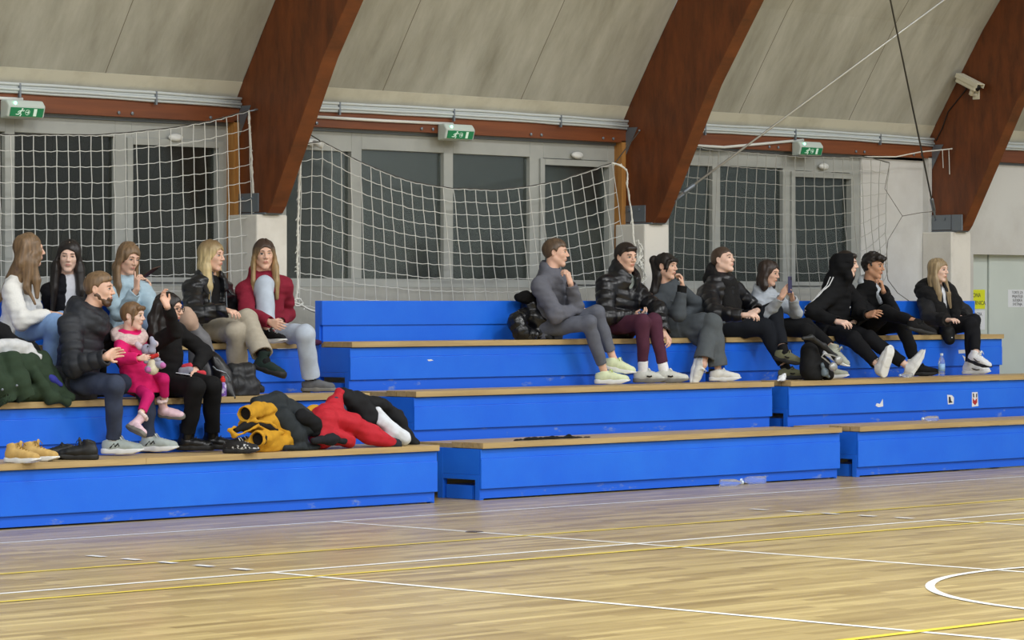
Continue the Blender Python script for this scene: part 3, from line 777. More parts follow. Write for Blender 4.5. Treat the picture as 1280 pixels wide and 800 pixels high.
        mb.tube(pts_, [.0012*hs, .002*hs, .0023*hs, .002*hs, .0012*hs], 5); mb.build('eyelash', M_LASH, root, True)
        mb = MB(); pts_ = []
        for q, du in ((.012, -.001), (.022, .0025), (.032, .004), (.041, .0025), (.048, -.003)):
            l = q*y; u = .029 + du; pts_.append(loc(h(surf(l, u) + .0005, l, u)))
        bt = .0026 if fem else .0038
        mb.tube(pts_, [bt*.7*hs, bt*hs, bt*hs, bt*.8*hs, bt*.4*hs], 6); mb.build('eyebrow', g('browm', M_LASH), root, True)
    return P
def atpx(px, near):
    """point seen at px, at the same distance from the camera as another point"""
    return CAMP + ray(*px)*((A3(near) - CAMP) @ FW)
def atV(px, v): return CAMP + ray(*px)*v

# ---- hair
def head_box(P, ext=.16, down=.2):
    c = P.hc; return c - A3((ext, ext, down)), c + A3((ext, ext, .18))
def cap(s, P, t, k=.012, fade=0):
    s.ell(P.h(-.014, 0, .028), (A3((.098, .078, .092)) + t)*P.hs, [P.hf, P.hl, P.hu], k)
def face_open(s, P, u=-.022, rf=.085, rl=.060, ru=.088, f=.105, k=.012):
    s.ell(P.h(f, 0, u), A3((rf, rl, ru))*P.hs, [P.hf, P.hl, P.hu], k, 's')
def hair_short(P, mat, t=.010, nape=-.062, fringe=.0, line=.062, bumps=.0015, freq=90, top=0, side=None):
    lo, hi = head_box(P); s = SDF(lo, hi, .0042); cap(s, P, t)
    if top: s.ell(P.h(.005, 0, .075), A3((.085, .062, .045 + top))*P.hs, [P.hf, P.hl, P.hu], .02)
    if fringe: s.cone(P.h(.070, -.036, .083), P.h(.070, .036, .083), (.018+fringe)*P.hs, (.018+fringe)*P.hs, .02)
    # the hairline: forehead, temples in front of the ears, nape
    s.plane(P.h(.088, 0, line), nrm(P.hf*.62 - P.hu*.8), k=.01)
    for y in (-1, 1): s.ell(P.h(.075, .062*y, .0), A3((.060, .040, .062))*P.hs, [P.hf, P.hl, P.hu], .006, 's')
    for y in (-1, 1): s.ell(P.h(-.006, .085*y, -.012), A3((.026, .03, .040))*P.hs, [P.hf, P.hl, P.hu], .006, 's')
    s.plane(P.h(-.06, 0, nape), nrm(-P.hu + P.hf*.25), k=.008)
    s.noise(bumps, freq, 5, aniso=(1, 1, .5)); return emit(s, 'hair', mat, P.root)
def hair_long(P, mat, length=.36, part_=.0, curtains=(1, 1), back=True, width=.03, fwd=.02, seed=1, locks=(), shoulder=0):
    """cap with a parting, side curtains that hang past the shoulders and a back fall"""
    pts = [P.hc]; lo = P.hc - A3((.22, .22, length + .12)); hi = P.hc + A3((.22, .22, .19))
    for l in locks:
        q = A3([p for p in l[0]]); lo = np.minimum(lo, q.min(0) - .08); hi = np.maximum(hi, q.max(0) + .08)
    s = SDF(lo, hi, .0048); cap(s, P, .011)
    face_open(s, P, u=-.030, ru=.094, rl=.066); s.cone(P.h(.10, part_, .098), P.h(-.06, part_, .135), .006, .006, .008, 's'); s.plane(P.h(-.02, 0, -.075), -P.hu, lo=P.hc-.13, hi=P.hc+.13, k=.01)
    for i, y in enumerate((-1, 1)):
        if curtains[i]:
            w = width*curtains[i]
            a = P.h(.020, .072*y, .050); m_ = P.h(.012, .086*y, -.03); e = P.h(fwd*.6 - .005, .088*y, -.10); z = e - UP*(length-.10) + P.hf*fwd*1.2 + P.hl*y*(.010+shoulder)
            s.chain([a, m_, e, (e+z)/2 + P.hf*.008, z], [.020*P.hs, .026*P.hs, w*1.0, w*.95, w*.45], .015, flat=(P.hl, .62))
            s.chain([P.h(-.035, .066*y, .02), P.h(-.035, .078*y, -.08), P.h(-.03, .075*y, -.10) - UP*(length-.14)], [.032*P.hs, .036*P.hs, w*.8], .02, flat=(P.hl, .6))
    if back:
        a = P.h(-.07, 0, .02); e = P.h(-.075, 0, -.08); z = e - UP*(length-.12) - P.hf*.01
        s.chain([a, e, z], [.06*P.hs, .066*P.hs, .05*P.hs], .02, flat=(P.hf, .55))
    for pts_, rs, fl in locks: s.chain(pts_, rs, .015, flat=fl)
    s.noise(.0022, 150, seed, aniso=(1, 1, .10)); s.noise(.004, 45, seed+9, aniso=(1, 1, .15))
    return emit(s, 'hair', mat, P.root)
# ---- clothes
def torso(s, P, r, puff=None, k=.06, top=.86, low=0.0, fl=.74, hipdrop=0):
    pel, nb = P.J['pel'], P.J['neck']; sp = nb - pel; a = pel + sp*low - UP*hipdrop
    pf = (lambda ph: (puff[0], puff[1], ph) if puff else None)
    L = np.linalg.norm(sp)
    mid = pel + sp*.5; ch = pel + sp*top
    s.cone(a, mid, r[0], r[1], k, flat=(P.ft, fl + .06), puff=pf(0)); s.cone(mid, ch, r[1], r[2], k, flat=(P.ft, fl), puff=pf(np.linalg.norm(mid-a)))
    s.cone(P.SH['R'], P.SH['L'], r[3], r[3], k)
    s.cone(nb - P.lt*.05*P.sc - P.ut*.055*P.sc, nb + P.lt*.05*P.sc - P.ut*.055*P.sc, r[3]*.85, r[3]*.85, k)
def sleeves(s, P, r, puff=None, k=.03, cuff=.0, sides='RL', stop=1.0):
    for sd in sides:
        S, E, W = P.SH[sd], P.J['el'+sd], P.J['wr'+sd]; e = E + (W - E)*(stop + cuff); d = nrm(W - E)
        s.cone(S, E, r[0], r[1], k, puff=(puff[0], puff[1]) if puff else None)
        s.cone(E, e, r[1], r[2], k*.8, puff=(puff[0], puff[1]) if puff else None, cut=[(e, d)])
def hem_cut(s, sl): pass
def bounds(P, pts, m): q = A3(pts); return q.min(0) - m, q.max(0) + m
def seat(P, s):
    """cloth and body rest on the bench top and against the backboard instead of sinking in"""
    row = 'C' if P.J['pel'][1] > 18.5 else 'B'; Y0 = YR[row] + .001
    big = s.lo + s.n*s.h + 1
    s.plane((0, 0, HR[row] + .0015), (0, 0, -1), A3((s.lo[0], Y0, s.lo[2])), big)
    if row == 'C': s.plane((0, YR['C'] + PD + .003, 0), (0, 1, 0), s.lo, A3((big[0], big[1], 1.509)))
    else: s.plane((0, YR['C'] + .019, 0), (0, 1, 0), s.lo, A3((big[0], big[1], HR['C'])))
def jacket(P, mat, name='jacket', tr=(.165, .165, .170, .075), sr=(.075, .062, .045), puff=None, low=0.0, hipdrop=.02, collar=None, hood=None, wr=.004, wf=34, k=.06, seed=1, vopen=None, extra=None, cuff=0, h=.006, thigh=None, stop=1.0, slim=.80, tslim=.90, mats=None, mfun=None):
    sc = P.sc; tr = A3(tr)*sc*A3((tslim, tslim, tslim, slim)); sr = A3(sr)*sc*slim; k = k*.8
    pts = [P.J['pel'], P.J['neck'] + UP*.02] + [P.SH[q] for q in 'RL'] + [P.J['el'+q] for q in 'RL'] + [P.J['wr'+q] for q in 'RL']
    if thigh: pts += [P.HPJ[q]*(1-thigh) + P.J['kn'+q]*thigh for q in 'RL']
    lo, hi = bounds(P, pts, .24*sc + .03); 
    if hood: hi = hi + A3((.05, .05, .12)); lo = lo - A3((.05, .05, 0))
    s = SDF(lo, hi, h)
    torso(s, P, tr, puff, k, low=low, hipdrop=hipdrop*sc); sleeves(s, P, sr, puff, .035*sc, cuff, stop=stop)
    nb = P.J['neck']
    if thigh:
        for sd in 'RL': s.cone(P.HPJ[sd], P.HPJ[sd]*(1-thigh) + P.J['kn'+sd]*thigh, tr[0]*.72, tr[0]*.66, .06, cut=[(P.HPJ[sd]*(1-thigh) + P.J['kn'+sd]*thigh, P.J['kn'+sd]-P.HPJ[sd])])
    if collar:
        R, r, up_, tilt = collar; c = nb + P.ut*up_*sc + P.ft*.012
        for i in range(14):
            a, b_ = 2*math.pi*i/14, 2*math.pi*(i+1)/14
            q = lambda t: c + (P.ft*math.cos(t)*R*1.05 + P.lt*math.sin(t)*R)*sc - P.ut*tilt*math.cos(t)*sc
            s.cone(q(a), q(b_), r*sc, r*sc, .02)
            s.cone(q(a) - P.ut*.04*sc, q(b_) - P.ut*.04*sc, r*1.1*sc, r*1.1*sc, .02)
    if hood:      # hood lying on the back: a soft tilted roll round the neck, high behind, with a pouch below
        R, r, front, back = hood; c = nb + P.ft*.012*sc; nseg = 16
        def q(t):
            w_ = (1 - math.cos(t))/2
            return c + (P.ft*math.cos(t)*R*(1.15 if math.cos(t) > 0 else 1.0) + P.lt*math.sin(t)*R)*sc + P.ut*(front + (back-front)*w_**.8)*sc
        for i in range(nseg):
            t0, t1 = 2*math.pi*i/nseg, 2*math.pi*(i+1)/nseg
            rr = lambda t: r*sc*(.62 + .38*(1-math.cos(t))/2)
            s.cone(q(t0), q(t1), rr(t0), rr(t1), .02)
            s.cone(q(t0) - P.ut*.05*sc, q(t1) - P.ut*.05*sc, rr(t0)*1.1, rr(t1)*1.1, .03)
        s.chain([q(math.pi), nb - P.ft*(R+.02)*sc - P.ut*.03*sc, nb - P.ft*(R+.01)*sc - P.ut*.14*sc], [r*sc, r*1.35*sc, r*.9*sc], .04, flat=(P.ft, .7))
        s.cone(q(math.pi) + P.ft*.02*sc + P.ut*.05*sc, nb + P.ft*.01, R*.62*sc, R*.55*sc, .01, 's')
    if extra: extra(s)
    if vopen:     # open front: a wedge cut from the throat downwards
        d, w0, w1 = vopen; a = nb + P.ft*.10*sc + P.ut*.03*sc; b_ = nb + P.ft*.17*sc - P.ut*d*sc
        s.cone(a, b_, w0*sc, w1*sc, .01, 's'); s.cone(nb + P.ut*.06*sc + P.ft*.02, nb + P.ft*.06*sc, .062*sc, .05*sc, .015, 's')
    if wr: s.noise(wr, wf, seed); s.noise(wr*.55, wf*2.0, seed+3); s.noise(wr*.5, wf*2.2, seed+11, aniso=(.5, .5, 1.7))
    # sleeve ends are hollowed a little so that the wrists come out of an opening
    for sd in 'RL':
        E, W = P.J['el'+sd], P.J['wr'+sd]; e = E + (W-E)*(stop+cuff); d = nrm(W-E); s.cone(e - d*.012, e + d*.03, sr[2]*.8, sr[2]*.8, .003, 's')
    seat(P, s); P.sdf = s
    return emit(s, name, mats or mat, P.root, mfun)
def on_surf(s, c, d, r=.2):
    while r > .01 and s.at(A3(c) + A3(d)*r) > 0: r -= .002
    return A3(c) + A3(d)*r
def trousers(P, mat, tr=.14, r=(.098, .078, .060), hem=.9, flare=None, wr=.0035, wf=30, seed=4, name='trousers', h=.006, puff=None, waist=.12, slim=.82, mats=None, mfun=None):
    sc = P.sc; r = A3(r)*slim; tr *= .9; flare = flare*.86 if flare else None; pts = [P.J['pel'], P.J['pel'] + UP*.15] + [P.J['kn'+q] for q in 'RL'] + [P.J['an'+q] for q in 'RL']
    lo, hi = bounds(P, pts, .17*sc + .02); s = SDF(lo, hi, h)
    s.cone(P.J['pel'] - P.ut*.0, P.J['pel'] + P.ut*waist*sc, tr*sc, tr*.95*sc, .05, flat=(P.ft, .85))
    for sd in 'RL':
        s.cone(P.HPJ[sd]*.9 + P.J['pel']*.1, P.J['kn'+sd], r[0]*sc, r[1]*sc, .045*sc)
    for sd in 'RL':
        K, A = P.J['kn'+sd], P.J['an'+sd]; e = K + (A - K)*hem; d = nrm(A - K)
        s.cone(K, e, r[1]*sc, (flare or r[2])*sc, .02*sc, cut=[(e, d)])
    if wr:
        s.noise(wr, wf, seed); s.noise(wr*.5, wf*2.3, seed+7)
    for sd in 'RL':
        K, A = P.J['kn'+sd], P.J['an'+sd]; e = K + (A - K)*hem; d = nrm(A - K); q = (flare or r[2])*sc
        s.cone(e - d*.008, e + d*.05, q*.80, q*.80, .003, 's')
    seat(P, s)
    return emit(s, name, mats or mat, P.root, mfun)
def sock(P, sd, mat, a=.78, r=(.043, .040)):
    K, A = P.J['kn'+sd], P.J['an'+sd]; s0 = K + (A-K)*a; e = A + (A-K)*.04
    lo, hi = bounds(P, [s0, e], .07); s = SDF(lo, hi, .0045); s.cone(s0, e, r[0]*P.sc, r[1]*P.sc, .01, cut=[(s0, K-A)]); s.noise(.0012, 70, 3)
    return emit(s, 'sock', mat, P.root)
def foot(P, sd, kind, upm, solem, lacem=None, ground=None, mark=None, fur=None, scale=None, name='shoe', up=None):
    K, A, T = P.J['kn'+sd], P.J['an'+sd], P.J['toe'+sd]; sc = (scale or P.sc); root = P.root
    if ground is not None:
        x = nrm(T*A3((1, 1, 0))); z = UP; o = A3((A[0], A[1], ground + .002))
    else:
        x = T; z = shoe_up(K, A, T, P.fd) if up is None else A3(up); z = nrm(z - x*(z @ x)); o = A - z*.082*sc
    M = frame_mat(o - A3(root.location), x, z)
    return make_shoe(kind, M, root, upm, solem, lacem, name, mark, fur, sc)
def shirt(P, mat, name='shirt', r=(.14, .14, .145, .055)):
    lo, hi = bounds(P, [P.J['pel'], P.J['neck'], P.SH['R'], P.SH['L']], .2); s = SDF(lo, hi, .007); torso(s, P, A3(r)*P.sc); s.noise(.002, 40, 2)
    return emit(s, name, mat, P.root)
# ---------------------------------------------------------------- the spectators
YB, YC = 18.17, 18.90          # hip planes over the second and the top bench
gB, gA = HR['B'], HR['A']
H_BROWN = hairmat('brown', (104, 84, 64)); H_BLACK = hairmat('black', (34, 29, 28)); H_BLONDE = hairmat('blonde', (186, 166, 122)); H_DBLOND = hairmat('dark_blonde', (150, 124, 88))
H_LTBROWN = hairmat('light_brown', (122, 98, 72)); H_ASH = hairmat('ash_blonde', (158, 138, 106)); H_DBROWN = hairmat('dark_brown', (52, 41, 36)); H_FADE = hairmat('cropped_brown', (122, 98, 72))
GN = {}      # people kept for the things they hold

# 1 white sweater, seen from the side, long light brown hair
P = person('person with long light brown hair in a fluffy white sweater at the left edge', dict(
    hip=(20, 416), neck=(26, 346), head=(37, 313), phi=76, hphi=112, hpitch=0, fem=True, sc=.98, hs=1.0, Yh=YC, Yn=18.80,
    armR=[(27, 401), 'n', (62, 392), 'f', (82, 392), None, 'n'], armL=[(44, 398), 'f', (47, 381), 'f', (53, 390), None, 'n'],
    legR=[(70, 405), 'n', (62, 458), 'f', (74, 470)], legL=[(76, 402), 'n', (70, 455), 'f', (84, 468)], handR=dict(palm=(0, .1, -1), curl=(.15, .2, .2, .25))))
jacket(P, fabric((236, 236, 232), .95, 'knit'), 'sweater', tr=(.17, .16, .16, .085), sr=(.085, .085, .05), hipdrop=.10, wr=.005, wf=28, thigh=.25, collar=(.07, .022, -.01, .01), cuff=-.06)
trousers(P, fabric((134, 168, 216), .85, 'denim'), r=(.105, .092, .075), flare=.085, hem=.95)
hair_long(P, H_LTBROWN, .34, curtains=(1.0, 1.0), width=.036, seed=2, locks=[([P.h(.045, -.066, .055), P.h(.058, -.072, -.01), P.h(.050, -.076, -.07), P.h(.03, -.08, -.15)], [.022, .024, .022, .012], (P.hl, .6)), ([P.h(-.06, -.03, .0), P.h(-.09, -.04, -.10), atpx((12, 350), P.hc), atpx((-2, 378), P.hc)], [.06, .062, .045, .02], (P.hf, .6)), ([P.h(.0, -.075, -.05), atpx((33, 358), P.hc - FW*.1), atpx((44, 380), P.hc - FW*.1)], [.03, .022, .008], None)])
mb = MB()
w = P.J['wrL']; d = P.HD['L']; t = nrm(np.cross(d, UP)); n2 = np.cross(d, t)
mb.tube([Vector(w + (t*math.cos(a*.5236) + n2*math.sin(a*.5236))*.033 - A3(P.root.location)) for a in range(13)], .005, 6); mb.build('bracelet', M_BLACKPL, P.root, True)
for sd in 'RL': foot(P, sd, 'high', fabric((228, 222, 206)), M_SOLEW, M_SOLEW, gB)

# 2 black hair, black jacket over a white shirt
P = person('person with centre-parted long black hair, black jacket and white shirt, facing the camera', dict(
    hip=(88, 417), neck=(88, 350), head=(86, 320), phi=22, hphi=6, hpitch=-8, roll=-4, fem=True, sc=.97, hs=.98, skin=SK_PALE, Yh=YC, eyes=.0035,
    armR=[(66, 400), 'f', (92, 410), 'n', (104, 414), None, 'n'], armL=[(116, 402), 'f', (112, 412), 'n', (104, 418), None, 'n'],
    legR=[(104, 404), 'n', (112, 470), 'f', (120, 486)], legL=[(122, 404), 'n', (126, 470), 'f', (138, 486)]))
jacket(P, fabric((24, 24, 30)), tr=(.155, .145, .15, .07), sr=(.072, .058, .042), vopen=(.30, .05, .10), hipdrop=.04)
shirt(P, fabric((226, 228, 236)), r=(.125, .120, .125, .05)); trousers(P, fabric((26, 26, 32)))
hair_long(P, H_BLACK, .40, curtains=(1.5, 1.5), width=.042, seed=3, fwd=.02, shoulder=.015)
for sd in 'RL': foot(P, sd, 'sneaker', fabric((30, 30, 34)), M_SOLEB, M_SOLEB, gB)

# 3 light blue jacket, finger on her lips, phone
P = person('person in a light blue jacket touching her lips and holding a dark phone', dict(
    hip=(158, 418), neck=(156, 352), head=(160, 323), phi=48, hphi=42, hpitch=-14, roll=-4, fem=True, sc=.97, hs=.98, Yh=YC, eyes=.004,
    armR=[(150, 393), 'n', (171, 362), 'n', (171, 338), None, 'n'], armL=[(190, 394), 'n', (186, 366), 'f', (184, 346), None, 'n'],
    legR=[(186, 408), 'n', (196, 470), 'f', (206, 486)], legL=[(204, 408), 'n', (212, 470), 'f', (222, 486)],
    handR=dict(palm=(.7, -.5, .2), curl=(.0, .75, .9, .95), thumb=.8), handL=dict(palm=(-.6, .6, .3), curl=(.5, .55, .6, .6), thumb=.6)))
GN['phone'] = P
jacket(P, fabric((170, 194, 208), .85), tr=(.16, .145, .15, .075), sr=(.076, .066, .054), hipdrop=.08, wr=.006, wf=26, collar=(.075, .026, -.01, .01), cuff=-.10, thigh=.2)
trousers(P, fabric((120, 140, 168), .85, 'denim'))
hair_long(P, H_LTBROWN, .33, curtains=(1.15, .9), width=.036, seed=4, fwd=.015)
for sd in 'RL': foot(P, sd, 'sneaker', fabric((210, 210, 210)), M_SOLEW, M_SOLEW, gB)

# 4 bearded man
P = person('bearded person with cropped hair in a black puffer jacket and navy trousers beside the child', dict(
    hip=(92, 479), neck=(109, 396), head=(124, 362), phi=66, hphi=80, hpitch=-2, sc=1.04, hs=1.03, Yh=YB, Yn=18.10, ground=gA, browm=H_BROWN,
    armR=[(92, 458), 'n', (133, 446), 'n', (142, 434), (.45, -.75, .25), 'f'], armL=[(150, 440), 'f', (168, 470), 'n', (178, 474), None, 'n'],
    legR=[(143, 481), 'n', (142, 553), 'f', (172, 562)], legL=[(196, 480), 'n', (186, 555), 'f', (226, 562)],
    handR=dict(palm=(.9, .2, 0), curl=(.35, .4, .45, .5), thumb=.2)))
jacket(P, fabric((30, 34, 42), .6, 'shiny'), tr=(.175, .175, .185, .085), sr=(.090, .080, .062), puff=(.010, .072), slim=.88, tslim=.95, hipdrop=.10, hood=(.105, .046, -.02, .085), wr=.004, wf=24, thigh=.22)
shirt(P, fabric((16, 16, 18)), r=(.12, .12, .125, .06))
trousers(P, fabric((58, 66, 86)), r=(.102, .080, .062), hem=.93, wr=.004)
hair_short(P, H_FADE, t=.006, line=.070, nape=-.05, fringe=.0, top=.012)
s = SDF(*head_box(P), .0042)
hh = P.h
for y in (-1, 1): s.cone(hh(.000, .058*y, -.040), hh(.062, .020*y, -.094), .0215, .0205, .02)
s.cone(hh(.066, -.014, -.098), hh(.066, .014, -.098), .0205, .0205, .02); s.ell(hh(.076, 0, -.066), A3((.0235, .034, .028)), [P.hf, P.hl, P.hu], .01)
s.ell(hh(.098, 0, -.056), A3((.02, .024, .009)), [P.hf, P.hl, P.hu], .004, 's'); s.plane(hh(.09, 0, -.036), nrm(P.hu*.9 + P.hf*.35), k=.008); s.noise(.0015, 160, 3)
emit(s, 'beard', hairmat('beard', (84, 62, 46)), P.root)
for sd in 'RL':
    sock(P, sd, fabric((232, 232, 232)), .84, (.046, .042)); foot(P, sd, 'sneaker', fabric((172, 182, 178)), M_SOLEW, M_SOLEW, gA, 'bars', scale=1.12)

# 5 small child in pink on his knee
P = person('small child in a bright pink coat with a pale fur collar holding a plush toy', dict(plant='', 
    hip=(170, 472), neck=(161, 418), head=(166, 395), phi=62, hphi=72, hpitch=-3, sc=.60, hs=.84, sw=.16, fem=True, Yh=18.02, Yn=18.0, ground=gA, skin=SK_PALE, browm=H_BROWN,
    armR=[(152, 448), 'n', (174, 448), 'n', (186, 447), None, 'n'], armL=[(182, 445), 'f', (192, 448), 'n', (200, 444), None, 'n'],
    legR=[(185, 496), 'n', (171, 530), 'n', ('v', .62, .65, -.22)], legL=[(204, 474), 'n', (206, 511), 'f', ('v', .93, .30, -.10)],
    handR=dict(palm=(.2, -.8, .0), curl=(.4, .45, .5, .5)), handL=dict(palm=(-.6, .2, .0), curl=(.4, .45, .5, .5))))
GN['child'] = P
def skirt(s):
    pel = P.J['pel']; s.cone(pel + UP*.06, pel - UP*.08 + P.fd*.07, .105, .150, .05, flat=(P.ft, .95), cut=[(pel - UP*.105, -UP)])
jacket(P, fabric((226, 34, 112), .8), 'coat', tr=(.21, .20, .20, .11), sr=(.115, .10, .075), hipdrop=.02, wr=.003, wf=36, extra=skirt, h=.005, hood=(.10, .05, -.03, .02))
s = SDF(*bounds(P, [P.J['neck']], .17), .005)
c = P.J['neck'] + P.ut*.005
for i in range(14):
    a, b = 2*math.pi*i/14, 2*math.pi*(i+1)/14; q = lambda t: c + P.ft*math.cos(t)*.090 + P.lt*math.sin(t)*.095 - P.ut*(.03*math.cos(t)) - P.ut*.012
    s.cone(q(a), q(b), .036, .036, .02)
s.noise(.004, 90, 4); emit(s, 'fur_collar', fabric((232, 206, 202), .95, 'fur'), P.root)
trousers(P, fabric((196, 26, 104), .8), tr=.16, r=(.10, .085, .07), hem=.56, h=.005)
s = SDF(*head_box(P), .0042); cap(s, P, .009); face_open(s, P, u=-.035, rf=.088, rl=.066, ru=.098, k=.006)
for y in (-1, 1): s.ell(P.h(-.004, .085*y, -.008), A3((.028, .03, .034))*P.hs, [P.hf, P.hl, P.hu], .006, 's')
s.plane(P.h(-.04, 0, -.06), nrm(-P.hu), k=.01)
s.cone(P.h(.075, -.05, .072), P.h(.080, .05, .072), .016, .016, .012); s.chain([P.h(.045, -.070, .05), P.h(.040, -.080, -.02), P.h(.030, -.078, -.085)], [.012, .009, .004], .008); s.noise(.002, 130, 3, aniso=(1, 1, .2))
emit(s, 'hair', hairmat('child_brown', (120, 94, 68)), P.root)
KB = fabric((226, 196, 206), .7, 'shiny')
for sd in 'RL':
    foot(P, sd, 'kidboot', KB, M_SOLEG, None, None, None, fabric((226, 206, 204), .95, 'fur'), scale=.76, name='boot', up=P.J['kn'+sd] - P.J['an'+sd])

# 6 woman in black with a hand on her head
P = person('person in black with glasses and long black hair resting a hand on her head', dict(
    hip=(208, 476), neck=(202, 412), head=(211, 386), phi=58, hphi=68, hpitch=-6, fem=True, sc=1.0, hs=1.0, Yh=YB, Yn=18.06, ground=gA,
    armR=[(219, 413), 'n', (209, 383), 'n', (200, 363), None, 'f'], armL=[(256, 440), 'f', (244, 462), 'n', (244, 473), None, 'n'],
    legR=[(244, 484), 'n', (234, 551), 'f', (256, 563)], legL=[(265, 483), 'n', (265, 550), 'f', (283, 562)],
    handR=dict(palm=(.5, .1, -.6), curl=(.6, .65, .7, .75), thumb=.7, spread=0), handL=dict(palm=(-.3, -.2, -1), curl=(.45, .5, .55, .6))))
GN['glasses'] = P
jacket(P, fabric((22, 22, 24)), 'sweater', tr=(.17, .165, .165, .075), sr=(.078, .066, .048), hipdrop=.06, wr=.004, wf=26, collar=(.06, .02, .0, .01))
trousers(P, fabric((18, 18, 20)), r=(.105, .085, .066), hem=.86, wr=.003)
hair_long(P, H_BLACK, .24, curtains=(1.1, .8), width=.036, seed=6, fwd=-.005, locks=[([P.h(-.05, -.05, .02), P.h(-.07, -.07, -.08), atpx((192, 418), P.hc - FW*.08), atpx((186, 436), P.hc - FW*.08)], [.055, .05, .035, .012], None)])
mb = MB()
for y in (-1, 1):
    mb.tube([Vector(P.h(.108 - .006*abs(math.cos(a*.5236)), .031*y + .023*math.cos(a*.5236), .004 + .017*math.sin(a*.5236)) - A3(P.root.location)) for a in range(13)], .0022, 5)
    mb.tube([Vector(P.h(.103, .054*y, .008) - A3(P.root.location)), Vector(P.h(.0, .080*y, .012) - A3(P.root.location))], .0022, 5)
mb.tube([Vector(P.h(.110, -.008, .008) - A3(P.root.location)), Vector(P.h(.110, .008, .008) - A3(P.root.location))], .0022, 5)
mb.build('glasses', M_BLACKPL, P.root, True)
for sd in 'RL': sock(P, sd, fabric((20, 20, 21), .3, 'shiny'), .72, (.047, .047)); foot(P, sd, 'boot', fabric((20, 20, 21), .3, 'shiny'), M_SOLEB, M_SOLEB, gA, name='boot')

# 7 blonde in a black leather jacket
P = person('blonde person in a black leather jacket with arms folded and beige trousers', dict(plant='L', 
    hip=(254, 416), neck=(261, 350), head=(264, 320), phi=55, hphi=68, hpitch=-3, fem=True, sc=1.0, hs=1.0, Yh=YC, skin=SK_FAIR, browm=H_BROWN,
    armR=[(240, 393), 'n', (283, 388), 'f', (297, 391), None, 'n'], armL=[(291, 391), 'f', (276, 398), 'n', (263, 401), None, 'n'],
    legR=[(309, 399), 'n', (331, 451), 'n', ('v', .93, .3, -.30)], legL=[(294, 414), 'n', (299, 472), 'f', (318, 486)],
    handR=dict(palm=(.0, -.2, -1), curl=(.4, .5, .6, .7)), handL=dict(palm=(-.2, -.2, -1), curl=(.2, .25, .3, .3))))
jk = jacket(P, fabric((22, 24, 28), .34, 'shiny'), tr=(.17, .165, .175, .09), sr=(.095, .082, .062), hipdrop=.10, vopen=(.27, .05, .085), wr=.007, wf=30, puff=(.006, .09), thigh=.15, slim=.9, tslim=.96)
shirt(P, fabric((18, 18, 20)), r=(.125, .12, .118, .03))
s = SDF(*bounds(P, [P.J['neck'], P.SH['R'], P.SH['L']], .16), .005)
for y in (-1, 1):
    c0 = P.J['neck'] + P.ft*.01
    s.chain([c0 - P.ft*.06 + P.lt*.03*y + P.ut*.02, c0 + P.lt*.10*y + P.ut*.012, c0 + P.ft*.12 + P.lt*.15*y - P.ut*.09], [.022, .032, .02], .015, flat=(P.ut + P.ft*.4, .42))
s.noise(.003, 60, 2); emit(s, 'collar', fabric((24, 25, 30), .38, 'shiny'), P.root)
for y in (-1, 1):
    mb = MB(); mb.tube([Vector(P.J['neck'] + P.ft*(.10 + .035*q) + P.lt*y*(.085 + .02*q) - P.ut*(.02 + .26*q) - A3(P.root.location)) for q in (0, .25, .5, .75, 1)], .005, 5); mb.build('zipper', M_STEEL, P.root, True)
trousers(P, fabric((176, 168, 152)), r=(.104, .090, .085), flare=.098, hem=.84, wr=.003)
zt = P.h(0, 0, 0)[2]; hair_long(P, two_tone('ombre_blonde', (128, 106, 76), (196, 176, 130), zt + .0, zt + .11), .37, curtains=(1.35, 1.1), width=.036, seed=7, fwd=.012)
for sd in 'RL': foot(P, sd, 'clog', fabric((36, 50, 46), .9), M_SOLEB, None, gB if sd == 'L' else None, name='clog', scale=1.0)
for sd in 'RL': sock(P, sd, fabric((22, 22, 24)), .80)

# 8 burgundy hoodie with a knee drawn up
P = person('person in a burgundy hoodie and pale jeans hugging one raised knee', dict(
    hip=(334, 419), neck=(330, 348), head=(330, 318), phi=30, hphi=14, hpitch=-3, fem=True, sc=1.0, hs=1.0, Yh=YC, skin=SK_FAIR, levelR=HR['C'],
    armR=[(309, 393), 'n', (339, 403), 'n', (351, 408), None, 'n'], armL=[(358, 392), 'f', (350, 402), 'n', (343, 408), None, 'n'],
    legR=[(330, 357), 'n', (333, 420), 'n', ('v', .8, .6, 0)], legL=[(381, 417), 'n', (389, 480), 'f', (408, 488)],
    handR=dict(palm=(.1, -1, .0), curl=(.3, .4, .5, .6)), handL=dict(palm=(-.1, -1, 0), curl=(.4, .5, .5, .6))))
jacket(P, fabric((134, 34, 54)), 'hoodie', tr=(.165, .155, .165, .08), sr=(.082, .070, .052), hipdrop=.05, hood=(.084, .036, -.03, .08), wr=.004, wf=28, cuff=-.04, slim=.9)
trousers(P, fabric((186, 198, 214), .85, 'denim'), r=(.100, .090, .072), flare=.082, hem=.90, wr=.003)
zt = P.h(0, 0, 0)[2]; hair_long(P, two_tone('ombre', (70, 54, 46), (164, 138, 98), zt - .05, zt + .06), .33, curtains=(.9, 1.3), width=.036, seed=8, fwd=.03)
foot(P, 'L', 'slipper', fabric((104, 106, 110), .95), M_SOLEG, None, gB, name='slipper'); foot(P, 'R', 'sneaker', fabric((24, 24, 26)), M_SOLEW, M_SOLEW, HR['C'])
sock(P, 'L', fabric((24, 24, 26)), .84)

